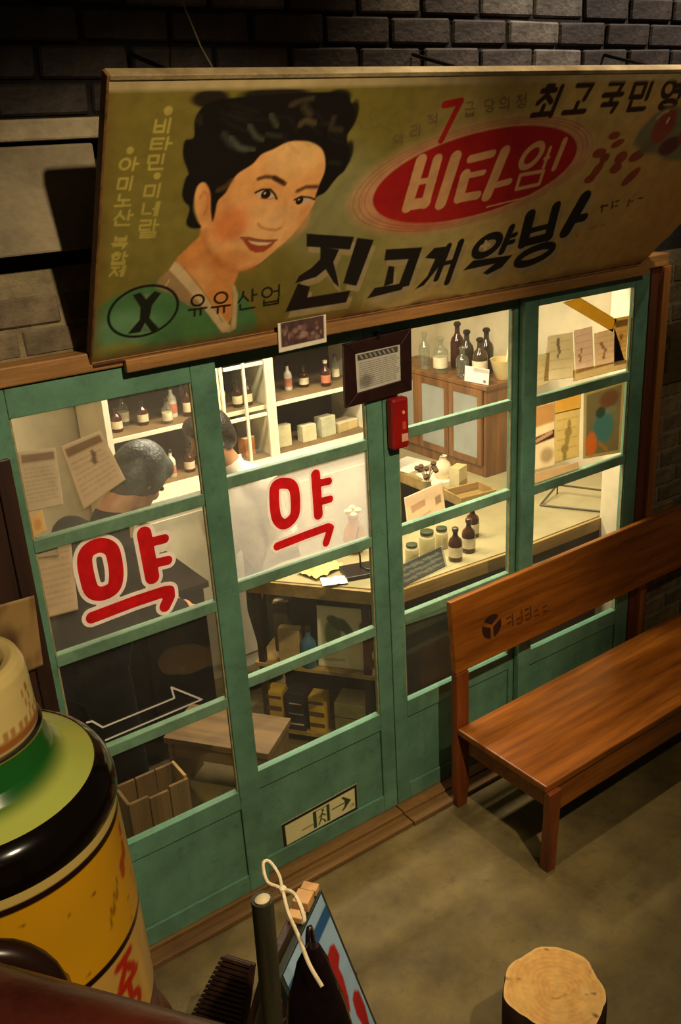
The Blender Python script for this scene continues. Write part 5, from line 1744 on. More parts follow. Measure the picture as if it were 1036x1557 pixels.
# panelled front below the right hand run, in shade
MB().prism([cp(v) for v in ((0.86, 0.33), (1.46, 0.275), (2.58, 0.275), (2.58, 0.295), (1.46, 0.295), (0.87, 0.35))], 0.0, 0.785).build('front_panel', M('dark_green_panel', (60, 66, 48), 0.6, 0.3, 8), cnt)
MB().prism([cp(v) for v in ((0.84, 0.300), (1.46, 0.240), (2.5, 0.240), (2.5, 0.260), (1.46, 0.260), (0.845, 0.318))], 0.64, 0.70).build('front_rail', GREEN2, cnt)


# ------------------------------------------------------------------ bottles and jars
def bottle(name, label, loc, h, r, mat, capm=CAPM, lab=None, group=None, cat='bottle', jar=False, stopper=False):
    t = thing(name, label, cat, loc, random.uniform(0, 6), group)
    if jar:
        prof = [(r * .92, 0), (r, h * .04), (r, h * .70), (r * .9, h * .78), (r * .78, h * .80), (r * .78, h * .86)]
        cap = [(r * .86, h * .861), (r * .86, h * .98), (r * .7, h)]
    else:
        prof = [(r * .9, 0), (r, h * .03), (r, h * .55), (r * .85, h * .64), (r * .45, h * .72), (r * .36, h * .78), (r * .36, h * .88)]
        cap = [(r * .46, h * .881), (r * .48, h * .98), (r * .36, h)]
        if stopper:
            cap = [(r * .3, h * .881), (r * .5, h * .92), (r * .55, h * .96), (r * .3, h)]
    b = MB().lathe(prof, seg=16).build('body', mat, t, smooth=True)
    MB().lathe(cap, seg=14).build('cap', capm, t, smooth=True)
    if lab:
        MB().lathe([(r * 1.01, h * .14), (r * 1.015, h * .15), (r * 1.015, h * .43), (r * 1.01, h * .44)], seg=16).build('label', lab, b, smooth=True)
    return t


LABW = M('cream_bottle_label', (226, 210, 170), 0.6, 0.1, 30)
LABR = M('reddish_bottle_label', (196, 120, 86), 0.6, 0.1, 30)
ZC = 0.8535
for k, (pos, h) in enumerate((((1.242, 0.304, 0.853), 0.165), ((1.347, 0.333, 0.853), 0.17), ((1.476, 0.447, 0.853), 0.165))):
    bottle('amber_bottle', ('amber medicine bottle nearest the small sign on the counter', 'middle amber medicine bottle of the three on the counter',
                            'amber medicine bottle standing behind the other two on the counter')[k], pos, h * 0.95, 0.031, AMBER, M('brown_cap', (70, 46, 28), 0.4, 0.2), LABW, 'amber bottles on the counter')
GREENCAP = M('dark_green_lid', (52, 62, 26), 0.5, 0.2)
JARM = M('milky_jar', (196, 184, 136), 0.3, 0.1)
for k, (pos, h, r) in enumerate((((1.090, 0.421, 0.853), 0.085, 0.030), ((1.190, 0.436, 0.853), 0.115, 0.036), ((1.286, 0.447, 0.853), 0.10, 0.030))):
    bottle('ointment_jar', ('squat milky jar at the left end of the small sign', 'milky jar with a wide dark green lid behind the small sign',
                            'milky jar between the small sign and the amber bottles')[k], pos, h, r, JARM, GREENCAP, None, 'milky jars on the counter', 'jar', True)


def plate_paint(pt):
    r = np.random.RandomState(21)
    for k in range(3):
        x = 0.08
        while x < 0.9:
            w = r.uniform(0.02, 0.06)
            pt.line([(x, 0.22 + k * 0.26 + r.uniform(-.05, .05)), (x + w, 0.28 + k * 0.26 + r.uniform(-.05, .05))], 0.06, (146, 146, 130), soft=0.03, alpha=0.8)
            x += w + 0.045
    pt.line([(0.985, 0), (0.985, 1)], 0.03, (196, 186, 150), soft=0.01)


b0, b1 = Vector((0.896, 0.245, 0.854)), Vector((1.173, 0.282, 0.854))
sheet('counter_sign', [tuple(b0 + Vector((0, 0.03, 0.085))), tuple(b1 + Vector((0, 0.03, 0.085))), tuple(b1), tuple(b0)], (74, 80, 72), plate_paint, (70, 30), 0.004,
      'small dark slate sign with pale lettering on the counter', 'sign')


def pinkcard(pt):
    pt.poly([(0.12, 0.30), (0.5, 0.26), (0.5, 0.44), (0.14, 0.50)], (186, 142, 104), 0.01)
    pt.poly([(0.76, 0.34), (0.92, 0.32), (0.92, 0.55), (0.76, 0.57)], (150, 120, 88), 0.01)
    pt.line([(0.3, 0.72), (0.6, 0.66)], 0.05, (190, 150, 112), soft=0.02)


b0, b1 = Vector((1.270, 0.666, 0.854)), Vector((1.546, 0.713, 0.854))
sheet('price_card', [tuple(b0 + Vector((0.02, 0.05, 0.165))), tuple(b1 + Vector((0.02, 0.05, 0.165))), tuple(b1), tuple(b0)], (226, 192, 152), pinkcard, (50, 40), 0.004,
      'pinkish cardboard sign standing on the counter behind the amber bottles', 'sign')
# dried flower sprig in a tiny pot, white vase, folded carton
fp = thing('flower_pot', 'small pot with dried brown blossoms beside the white vase', 'plant', (1.653, 0.985, 0.854))
MB().lathe([(0.02, 0), (0.026, 0.03), (0.022, 0.085), (0.026, 0.09)], seg=14).build('pot', JARM, fp, smooth=True)
rn = random.Random(3)
BLOOM = M('dried_brown_blossom', (92, 62, 24), 0.8, 0.4, 30)
for k in range(9):
    a = rn.uniform(0, 6.28)
    tip = Vector((0.05 * math.cos(a), 0.05 * math.sin(a), 0.12 + rn.uniform(0, .06)))
    MB().tube([(0, 0, 0.07), tip * 0.6 + Vector((0, 0, 0.05)), tip], 0.002, 6).build('stem', BLOOM, fp)
    MB().lathe([(0, -.014), (.012, -.008), (.016, .002), (.010, .012), (0, .014)], tip, 8).build('blossom', BLOOM, fp, smooth=True)
vs_ = thing('white_vase', 'small rounded white ceramic vase on the counter by the brown cabinet', 'vase', (1.892, 1.134, 0.854))
MB().lathe([(0.022, 0), (0.030, .004), (0.046, .040), (0.048, .065), (0.038, .095), (0.020, .112), (0.018, .126), (0.023, .134)], seg=22).build('vase_body', M('white_ceramic', (240, 224, 184), 0.25, 0.05), vs_, smooth=True)
MB().tube([(0.0, 0, .13), (-.02, -.01, .15), (-.05, -.03, .155), (-.075, -.045, .14)], [.003, .006, .007, .002], 8, flat=0.4).build('dry_leaf', BLOOM, vs_, smooth=True)
ct = thing('paper_carton', 'cream paper carton standing beside the white vase', 'box', (1.835, 0.947, 0.854), R(20))
box('carton_body', (-.045, -.03, 0), (.045, .03, 0.13), M('cream_card', (222, 204, 150), 0.7, 0.1), ct, 0.002)
box('carton_flap', (-.045, -.031, 0.1305), (.045, .03, 0.134), M('cream_card_edge', (200, 176, 120), 0.7, 0.1), ct, 0.001)
box('carton_band', (-.0455, -.0306, 0.03), (.0455, -.0301, 0.06), M('tan_band', (190, 156, 96), 0.7, 0.1), ct, 0)
dsh = thing('shallow_box', 'shallow wooden tray box on the counter before the brown cabinet', 'box', (1.795, 0.812, 0.854), R(-8))
box('tray_base', (-.11, -.08, 0), (.11, .08, .008), TAN, dsh, 0.001)
for lo, hi in (((-.11, -.08, .0085), (.11, -.07, .05)), ((-.11, .07, .0085), (.11, .08, .05)), ((-.11, -.0695, .0085), (-.10, .0695, .05)), ((.10, -.0695, .0085), (.11, .0695, .05))):
    box('tray_side', lo, hi, TAN, dsh, 0.001)
for k, (qx, qy, sx, sy, rz, c) in enumerate(((1.90, 1.45, .11, .20, 10, (246, 238, 214)), (1.90, 1.17, .10, .21, -15, (240, 232, 196)), (1.92, 1.80, .1, .1, 0, (244, 232, 200)))):
    o = MB().box((-sx, -sy / 2, 0), (sx, sy / 2, 0.004)).build('paper_sheet', M('bright_paper_%s' % 'abc'[k], c, 0.7, 0.05), None)
    o.location = (qx, qy, 0.8538)
    o.rotation_euler.z = R(rz)
    tag(o, ('white paper lying on the side counter near the white vase', 'cream paper lying on the side counter nearest the sashes', 'folded cream paper at the far end of the side counter')[k], 'paper')
# glass plate framed with wire on the counter
tr_ = thing('wire_tray', 'dark wire rectangle frame leaning over the right end of the counter', 'tray', (2.156, 0.448, 0.854))
to = tr_.location
tq = [Vector(v) - to for v in ((1.979, 0.496, 0.859), (2.134, 0.232, 0.859), (2.280, 0.316, 0.904), (2.166, 0.556, 0.904))]
for i in range(4):
    MB().tube([tq[i], tq[(i + 1) % 4]], 0.0055, 8).build('wire_side', M('dark_wire', (84, 72, 40), 0.4, 0.2), tr_, smooth=True)
for v in tq[2:]:
    MB().tube([v - Vector((0, 0, .006)), (v.x, v.y, 0.0)], 0.004, 8).build('wire_foot', M('dark_wire'), tr_, smooth=True)
# black desk device with a cable, yellow papers at the counter end
dv = thing('desk_device', 'flat black desk device with a bent cable on the counter corner', 'device', (0.840, 0.472, 0.854), R(-18))
box('device_body', (-.075, -.055, 0), (.095, .075, .018), BLACK, dv, 0.004)
MB().tube([(0.01, 0.02, .019), (0.012, 0.03, .07), (0.0, 0.04, .13), (0.02, 0.05, .20)], 0.0045, 8).build('bent_stem', BLACK, dv, smooth=True)
MB().tube([(0.015, 0.02, .019), (0.03, -0.02, .022), (0.08, -0.03, .021), (0.11, -0.02, .006), (0.14, 0.0, .005)], 0.004, 8).build('cable', BLACK, dv, smooth=True)
for k, (pos, rz, c, lb) in enumerate((((0.725, 0.610, 0.854), 12, (232, 206, 120), 'crumpled yellow wrapping paper at the counter end'), ((0.706, 0.479, 0.854), -25, (246, 238, 214), 'white slip of paper beside the yellow wrapping paper'))):
    m = MB()
    gx_ = 9
    vs2 = [[m.bm.verts.new(((i / (gx_ - 1) - .5) * (.17 - .06 * k), (j / (gx_ - 1) - .5) * (.12 - .04 * k), 0.002 + rn.uniform(0, .020 - .012 * k))) for i in range(gx_)] for j in range(gx_)]
    for j in range(gx_ - 1):
        for i in range(gx_ - 1):
            m.bm.faces.new((vs2[j][i], vs2[j][i + 1], vs2[j + 1][i + 1], vs2[j + 1][i]))
    o = m.build('wrapping_paper' if k == 0 else 'paper_slip', M('paper_tone_%s' % 'ab'[k], c, 0.7, 0.1))
    sd = o.modifiers.new('thick', 'SOLIDIFY')
    sd.thickness = 0.0012
    o.location = pos
    o.rotation_euler.z = R(rz)
    tag(o, lb, 'paper')
vz = thing('orange_vase', 'orange brown vase with a pale flower behind the frosted pane', 'vase', (0.962, 0.679, 0.854))
MB().lathe([(0.03, 0), (0.04, .01), (0.052, .06), (0.045, .11), (0.022, .15), (0.026, .17)], seg=18).build('vase_body', M('orange_glaze', (190, 112, 40), 0.3, 0.2), vz, smooth=True)
for k in range(6):
    a = k * 1.05
    MB().lathe([(0, -.014), (.014, -.006), (.018, .004), (0, .016)], (0.025 * math.cos(a), 0.025 * math.sin(a), .19 + .015 * (k % 2)), 8).build('blossom', M('cream_petal', (236, 214, 150), 0.6, 0.1), vz, smooth=True)

# ------------------------------------------------------------------ goods on the shelves below the counter
def on_shelf(x, y, back, z):
    """point on the counter's shelf front line, pushed back into the shelf"""
    return Vector((x, y, z)) + nD * back


def leaf_paint(pt):
    for k, (cx, cy, rx, ry, ro) in enumerate(((0.30, 0.45, .16, .26, 0.0), (0.42, 0.28, .2, .10, .3), (0.58, 0.36, .22, .08, .9), (0.86, 0.35, .06, .14, -.3), (0.28, .2, .1, .06, 0))):
        pt.blob((cx, cy), rx, ry, ((84, 104, 52), (64, 82, 44), (56, 74, 44), (70, 72, 50), (64, 80, 40))[k], 0.95, 0.4, ro)
    pt.line([(0.1, 0.88), (0.5, 0.86)], 0.03, (150, 140, 104), soft=0.02)


angD = math.atan2(-dD.y, -dD.x)
l0, l1 = Vector((0.598, 0.523, 0.4265)) + nD * 0.06, Vector((0.748, 0.331, 0.4265)) + nD * 0.06
sheet('leaf_picture', [tuple(l0 + Vector((0, 0, 0.29)) + nD * 0.03), tuple(l1 + Vector((0, 0, 0.29)) + nD * 0.03), tuple(l1), tuple(l0)], (214, 204, 168), leaf_paint, (60, 70), 0.004,
      'white picture board with green leaves standing on the upper shelf under the counter', 'picture')
bb_ = bottle('blue_bottle', 'squat blue bottle on the upper shelf under the counter', tuple(on_shelf(0.572, 0.552, 0.06, 0.4265)), 0.20, 0.036, M('blue_glass_paint', (64, 104, 130), 0.25, 0.2), CAPM)
for k, (x, y, bk_, w, d, h, c, lb) in enumerate(((0.515, 0.625, 0.08, .10, .06, .17, (176, 150, 100), 'tan cardboard box leaning on the upper shelf under the counter'),
                                                 (0.475, 0.685, 0.17, .07, .06, .25, (96, 84, 60), 'olive carton at the left end of the upper shelf'),
                                                 (0.555, 0.58, 0.20, .10, .06, .27, (60, 40, 30), 'dark brown carton at the back of the upper shelf'))):
    t = thing('cardboard_box', lb, 'box', tuple(on_shelf(x, y, bk_, 0.4265)), angD + R(6 - 4 * k))
    cm_ = M('card_tone_%s' % 'abc'[k], c, 0.75, 0.2, 10)
    box('carton', (-w / 2, -d / 2, 0), (w / 2, d / 2, h), cm_, t, 0.003)
    box('tape', (-w / 2 - .0006, -0.012, h + .0004), (w / 2 + .0006, 0.012, h + .001), M('tape_tan', (196, 172, 120), 0.4, 0.1), t, 0)


def strip_box(label, loc, w, d, h, body, bands):
    t = thing('medicine_carton', label, 'box', loc, angD)
    box('carton', (-w / 2, -d / 2, 0), (w / 2, d / 2, h), body, t, 0.003)
    for (x0, x1, z0, z1, bm_) in bands:
        MB().box((x0, -d / 2 - .0012, z0), (x1, -d / 2 - .0002, z1)).build('printed_band', bm_, t)
    return t


YEL, BRN, PNK = M('yellow_card', (206, 166, 52), 0.6, 0.15, 12), M('brown_card_band', (96, 62, 24), 0.6, 0.2), M('white_print', (196, 184, 160), 0.6, 0.1)
BLK = M('black_card', (34, 28, 34), 0.55, 0.2)
for k, (x, y) in enumerate(((0.485, 0.700), (0.608, 0.532))):
    strip_box(('yellow and brown striped carton left of the black carton on the lower shelf', 'yellow and brown striped carton right of the black carton on the lower shelf')[k],
              tuple(on_shelf(x - .01, y + .01, 0.06, 0.0865)), 0.075, 0.08, 0.185, YEL,
              [(-.037, .037, .028, .05, BRN), (-.037, .037, .085, .11, BRN), (-.037, .037, .15, .165, BRN)])
strip_box('black carton with white print between the yellow striped cartons', tuple(on_shelf(0.538, 0.620, 0.06, 0.0865)), 0.088, 0.09, 0.20, BLK,
          [(-.035, .035, .03, .038, PNK), (-.035, .035, .085, .092, PNK), (-.03, .03, .14, .146, PNK)])
strip_box('wide cream carton on the lower shelf under the leaf picture', tuple(on_shelf(0.702, 0.420, 0.08, 0.0865)), 0.15, 0.13, 0.17, M('cream_carton', (196, 184, 132), 0.6, 0.15, 10),
          [(-.05, .06, .03, .042, BLK), (-.08, .08, .095, .099, BRN)])

# ------------------------------------------------------------------ low step stool and sack behind the leftmost sash
stl = thing('step_stool', 'low wooden step stool with a dark open front behind the leftmost sash', 'stool', (-0.07, 0.65, 0), angD)
STW = M('tan_stool_wood', (116, 88, 46), 0.6, 0.25, 14, 0.1, 50, grain='x', rgb2=(78, 56, 28))
box('top_board', (-0.02, 0.0, 0.285), (0.46, 0.26, 0.315), STW, stl, 0.003)
box('front_rail', (0.02, 0.012, 0.215), (0.42, 0.030, 0.2845), STW, stl, 0.002)
for x in (-0.01, 0.425):
    box('side_board', (x, 0.010, 0), (x + 0.022, 0.25, 0.2845), STW, stl, 0.002)
sk = thing('plank_crate', 'tall brown plank crate standing right behind the lowest left pane', 'crate', (-0.46, 0.055, 0))
PLK = M('brown_crate_plank', (112, 84, 42), 0.75, 0.3, 14, 0.3, 60, grain='z', rgb2=(74, 52, 24))
for k in range(3):
    box('plank', (k * 0.076, 0.0, 0.0), (k * 0.076 + 0.073, 0.012, 0.55 - 0.012 * (k % 2)), PLK, sk, 0.003)
    box('plank', (k * 0.076, 0.118, 0.0), (k * 0.076 + 0.073, 0.130, 0.55), PLK, sk, 0.003)
box('end_board', (0.0, 0.0125, 0.0), (0.012, 0.1175, 0.54), PLK, sk, 0.002)
box('end_board', (0.213, 0.0125, 0.0), (0.225, 0.1175, 0.56), M('lit_crate_edge', (168, 134, 74), 0.7, 0.2, 14, grain='z'), sk, 0.002)  # paler board: light on the right edge put into the colour
ch = thing('added_dark_chest', 'added dark chest that blackens the view behind the stooping person', 'chest', (-0.62, 0.92, 0))  # added to darken what shows through the leftmost sash
CHESTM = M('black_brown_chest_wood', (24, 15, 10), 0.7, 0.3, 12, spec=0.1)
box('chest_body', (0, 0, 0.04), (0.92, 0.40, 0.80), CHESTM, ch, 0.004)
box('chest_top', (-0.02, -0.02, 0.8005), (0.94, 0.42, 0.83), CHESTM, ch, 0.004)
for k in range(3):
    d_ = box('drawer', (0.03 + k * 0.295, -0.012, 0.10), (0.30 + k * 0.295, -0.0005, 0.74), CHESTM, ch, 0.003)
    MB().lathe([(.004, 0), (.004, .01), (.012, .014), (.010, .022), (0, .024)], (0.165 + k * 0.295, -0.0125, 0.45), 10, Matrix.Rotation(R(90), 3, 'X')).build('knob', BLACK, d_, smooth=True)
for x in (0.0, 0.86):
    for y in (0.0, 0.34):
        box('foot', (x, y, 0), (x + 0.06, y + 0.06, 0.0395), DARKW, ch, 0.003)

# ------------------------------------------------------------------ cream glazed cabinet along the back wall
cab = thing('cream_cabinet', 'cream painted wall cabinet with glazed door and open shelves at the back', 'cabinet', (0.2, 1.62, 0))
X0, X1, YF, YB = 0.0, 1.585, -0.04, 0.36


def cb(name, lo, hi, mat=CREAM, parent=cab, bev=0.002):
    return box(name, lo, hi, mat, parent, bev)


DKIN = M('shaded_brown_back', (74, 54, 28), 0.8, 0.25, 6)  # brown deepened so the colour carries the shade inside the bays
cb('base_cabinet', (X0, -0.22, 0), (X1, YB, 1.035))
cb('base_top', (X0 - .01, -0.235, 1.0355), (X1 + .004, YB, 1.066))
cb('base_panel', (X0 + .05, -0.226, 0.08), (0.80, -0.2205, 0.96))
cb('base_panel', (0.86, -0.226, 0.08), (1.54, -0.2205, 0.96))
cb('cabinet_back', (X0, YB - .012, 1.0665), (X1, YB, 2.10), DKIN)
cb('cabinet_top', (X0, YF, 2.10), (X1, YB, 2.13))
SHB = M('shaded_brown_shelf', (128, 102, 62), 0.7, 0.2, 8)  # brown wood, with depth shading of the shelves put into its tone
for a, b in ((0.031, 0.5695), (0.616, 0.8895), (0.936, 1.5395)):
    cb('bay_floor', (a, YF + .01, 1.0662), (b, YB - .0125, 1.0668), SHB, bev=0)
for x in (0.0, 0.57, 0.89, 1.54):
    cb('upright', (x, YF, 1.0665), (x + (0.045 if x else .03), YB - .0125, 2.0995))
for z in (1.325, 1.60, 1.86):
    for a, b in ((0.031, 0.5695), (0.616, 0.8895), (0.936, 1.5395)):
        cb('shelf', (a, YF + .032, z), (b, YB - .0125, z + .022), SHB)
        cb('shelf_edge', (a, YF + .02, z), (b, YF + .0315, z + .022))
dr = cb('glazed_door', (0.616, YF - .018, 1.0665), (0.630, YF - .0005, 2.0995))
cb('door_stile', (0.872, YF - .018, 1.0665), (0.8895, YF - .0005, 2.0995))
cb('door_muntin', (0.744, YF - .018, 1.0665), (0.758, YF - .0005, 2.0995))
for z in (1.30, 1.57, 1.84):
    cb('door_muntin', (0.6405, YF - .017, z), (0.7415, YF - .001, z + .018))
    cb('door_muntin', (0.7605, YF - .017, z), (0.8655, YF - .001, z + .018))
cb('door_pane', (0.641, YF - .010, 1.067), (0.7415, YF - .007, 2.099), GLASS, bev=0)
cb('door_pane', (0.761, YF - .010, 1.067), (0.8655, YF - .007, 2.099), GLASS, bev=0)
rb_ = random.Random(9)
KINDS = [(AMBER, CAPM, LABW), (CLEARB, CAPM, LABW), (M('white_jar', (226, 218, 196), 0.3, 0.1), CAPM, LABR), (AMBER, M('white_cap', (220, 210, 186), 0.4, 0.1), LABR)]
spots = []
for zc, rng in ((1.3475, [(0.07, 0.54, 6), (0.65, 0.86, 3), (0.98, 1.50, 5)]), (1.6225, [(0.07, 0.54, 5), (0.65, 0.86, 2), (0.98, 1.50, 6)]), (1.0672, [(0.07, 0.5, 4)])):
    for a, b, n_ in rng:
        for i in range(n_):
            spots.append((a + (b - a) * (i + .5) / n_ + rb_.uniform(-.012, .012), rb_.uniform(0.03, 0.2), zc, i, n_))
ORD = ('leftmost', 'second', 'third', 'fourth', 'fifth', 'sixth')
for i, (x, y, z, k, n_) in enumerate(spots):
    kk = rb_.randrange(4)
    km = KINDS[kk]
    od = 'rightmost' if k == n_ - 1 else ORD[k]
    sec = 'left' if x < 0.6 else ('glazed' if x < 0.93 else 'right')
    shl = {1.3475: 'middle', 1.6225: 'upper', 1.0672: 'lowest'}[z]
    bottle('shelf_bottle', '%s bottle, %s on the %s shelf of the %s cream cabinet bay' % (('amber', 'clear', 'white', 'amber')[kk], od, shl, sec), (0.2 + x, 1.62 + y, z), rb_.uniform(.12, .17), rb_.uniform(.022, .03), km[0], km[1], km[2],
           'bottles on the %s shelf, %s bay' % (shl, sec))
for k, (x, y, w, d, h, c, lb) in enumerate(((1.02, 0.00, .10, .05, .12, (206, 196, 150), 'cream packet left in the open cabinet bay'), (1.18, -0.01, .09, .06, .09, (214, 204, 160), 'pale carton standing in the middle of the open cabinet bay'),
                                            (1.31, 0.0, .10, .07, .11, (198, 196, 160), 'greenish white carton in the open cabinet bay'), (1.45, 0.03, .15, .10, .05, (206, 182, 120), 'flat tan box at the right of the open cabinet bay'),
                                            (0.80, 0.0, .07, .06, .10, (200, 120, 60), 'orange box behind the glazed cabinet door'))):
    t = thing('goods_carton', lb, 'box', (0.2 + x, 1.62 + y + .08, 1.0672), R(-6 + 5 * k))
    box('carton', (-w / 2, -d / 2, 0), (w / 2, d / 2, h), M('carton_tone_%s' % 'abcde'[k], c, 0.7, 0.15, 12), t, 0.002)
    box('carton_flap', (-w / 2, -d / 2, h + .0003), (w / 2, 0, h + .002), M('carton_flap_tone', (226, 214, 176), 0.7, 0.1), t, 0)
# photo stand on the base cabinet
b0, b1 = Vector((0.708, 1.390, 1.126)), Vector((0.806, 1.390, 1.137))


def stand_paint(pt):
    pt.blob((0.45, 0.28), 0.22, 0.12, (50, 30, 24), 1, 0.3)
    pt.blob((0.45, 0.48), 0.18, 0.18, (226, 184, 160), 1, 0.4)


sheet('photo_stand', [(b0.x, 1.40, 1.19), (b1.x, 1.40, 1.19), (b1.x, 1.385, 1.0668), (b0.x, 1.385, 1.0668)], (226, 200, 176), stand_paint, (30, 30), 0.004,
      'small portrait photo standing on the cream cabinet ledge', 'photograph')

# ------------------------------------------------------------------ brown glazed cabinet on the side counter
bc = thing('brown_cabinet', 'brown wooden cabinet with pale glass doors standing on the side counter', 'cabinet', (2.072, 0.985, 0.854))
box('carcass_side', (0.0, 0.0, 0), (0.26, 0.02, 0.487), BROWNCAB, bc, 0.002)
box('carcass_side', (0.0, 0.83, 0), (0.26, 0.85, 0.487), BROWNCAB, bc, 0.002)
box('carcass_base', (0.0, 0.0205, 0), (0.26, 0.8295, 0.06), BROWNCAB, bc, 0.002)
box('carcass_top', (-0.012, -0.012, 0.4875), (0.26, 0.862, 0.512), BROWNCAB, bc, 0.003)
box('carcass_back', (0.24, 0.0205, 0.0605), (0.26, 0.8295, 0.487), BROWNCAB, bc, 0.002)
PALEG = glass_mat('pale_cabinet_glass', (0.9, 0.92, 0.9), 0.8, frost=0.85, hazecol=(0.78, 0.80, 0.72))
for y0 in (0.022, 0.293, 0.564):
    d_ = box('cabinet_door', (-0.014, y0, 0.062), (-0.0005, y0 + 0.035, 0.485), BROWNCAB, bc, 0.002)
    for lo, hi in (((-0.014, y0 + .230, .062), (-0.0005, y0 + .265, .485)), ((-0.014, y0 + .0355, .062), (-0.0005, y0 + .2295, .10)), ((-0.014, y0 + .0355, .447), (-0.0005, y0 + .2295, .485))):
        box('door_rail', lo, hi, BROWNCAB, d_, 0.002)
    box('door_glass', (-0.010, y0 + .036, .1005), (-0.006, y0 + .2295, .4465), PALEG, d_, 0)
TOPZ = 0.854 + 0.5125
for k, (x, y, h, r, mt, lb, st) in enumerate(((0.06, 0.56, .21, .035, CLEARB, 'clear glass bottle nearest the dark frame on the brown cabinet', True),
                                             (0.06, 0.42, .20, .042, CLEARB, 'clear conical flask on the brown cabinet', True),
                                             (0.06, 0.24, .17, .035, CLEARB, 'square shouldered clear bottle at the front of the brown cabinet', True),
                                             (0.17, 0.30, .24, .040, M('dark_flask', (52, 40, 22), 0.15, 0.2), 'tall dark flask behind the clear bottles on the brown cabinet', True),
                                             (0.13, 0.16, .22, .042, M('dark_brown_flask', (64, 48, 26), 0.15, 0.2), 'dark round flask beside the white card on the brown cabinet', True),
                                             (0.24, 0.44, .26, .04, AMBER, 'amber flask at the back of the brown cabinet', True),
                                             (0.26, 0.22, .25, .04, M('dark_flask'), 'dark flask at the back corner of the brown cabinet', True))):
    bottle('lab_bottle', lb, (2.072 + x * 0.8, 0.985 + y, TOPZ + .0005), h, r, mt, CLEARB if mt is CLEARB else CAPM, LABW if k in (1, 4) else None, 'bottles on the brown cabinet', stopper=True)
sheet('white_card', [(2.072, 1.15, TOPZ + .085), (2.092, 0.985, TOPZ + .085), (2.086, 0.985, TOPZ + .001), (2.066, 1.15, TOPZ + .001)], (232, 224, 206),
      lambda pt: (pt.poly([(0.35, 0.02), (1, 0.02), (1, 0.3), (0.35, 0.3)], (176, 164, 146), 0.02), pt.poly([(0.78, 0.72), (0.9, 0.72), (0.9, 0.9), (0.78, 0.9)], (90, 80, 70), 0.02)), (30, 20), 0.003,
      'white card propped on the front corner of the brown cabinet', 'card')
mo = thing('mortar_bowl', 'cream ceramic mortar with pestle at the near end of the brown cabinet', 'mortar', (2.25, 1.035, TOPZ + .0005))
MB().lathe([(.04, 0), (.045, .01), (.06, .05), (.075, .10), (.078, .108), (.070, .106), (.052, .05), (.0, .03)], seg=24).build('bowl', M('cream_ceramic', (214, 190, 128), 0.35, 0.1), mo, smooth=True)
MB().tube([(0.0, 0, .05), (.03, .01, .10), (.06, .02, .16)], [.014, .010, .013], 10).build('pestle', M('cream_ceramic'), mo, smooth=True)

# ceiling lamp fittings (above the picture)
for x, y, w in ((0.75, 1.0, 1.2), (1.25, 0.36, 0.9)):
    t = thing('ceiling_lamp', 'tube lamp under the shop ceiling %s' % ('over the middle of the room' if x < 1 else 'close behind the sashes'), 'lamp', (x, y, 2.44), group='tube lamps')
    box('housing', (-w / 2, -.05, 0.012), (w / 2, .05, .058), M('lamp_enamel', (220, 214, 196), 0.4, 0.05), t, 0.004)
    for sx in (-1, 1):
        box('tube_socket', (sx * (w / 2 - .02) - .012, -.015, -.006), (sx * (w / 2 - .02) + .012, .015, .0115), M('lamp_enamel'), t, 0.002)

# ------------------------------------------------------------------ people
SKINM = M('skin', (204, 146, 104), 0.5, 0.1, 12)


def solid_from(name, parts, mat, parent, voxel=0.011):
    """one continuous surface grown from tapered limbs and rounded masses"""
    m = MB()
    for prt in parts:
        if prt[0] == 'limb':
            _, a, b, r0, r1 = prt
            a, b = Vector(a), Vector(b)
            n_ = 7
            pts = [a + (b - a) * (i / (n_ - 1)) for i in range(n_)]
            rr_ = [r0 + (r1 - r0) * i / (n_ - 1) for i in range(n_)]
            m.tube(pts, rr_, 14)
            for c, r in ((a, r0), (b, r1)):
                m.lathe([(0, -r), (r * .5, -r * .866), (r * .866, -r * .5), (r, 0), (r * .866, r * .5), (r * .5, r * .866), (0, r)], c, 14)
        else:
            _, c, rad_, rot = prt
            m.lathe([(0, -1), (.38, -.924), (.707, -.707), (.924, -.38), (1, 0), (.924, .38), (.707, .707), (.38, .924), (0, 1)], (0, 0, 0), 18)
            m.bm.verts.index_update()
            nv = 7 * 18 + 2
            vl = list(m.bm.verts)[-nv:]
            for v in vl:
                q = Vector((v.co.x * rad_[0], v.co.y * rad_[1], v.co.z * rad_[2]))
                v.co = Vector(c) + (rot @ q if rot else q)
    o = m.build(name, mat, parent, smooth=True)
    rm = o.modifiers.new('skin', 'REMESH')
    rm.mode = 'VOXEL'
    rm.voxel_size = voxel
    rm.use_smooth_shade = True
    sm = o.modifiers.new('smooth', 'SMOOTH')
    sm.factor = 0.6
    sm.iterations = 4
    return o


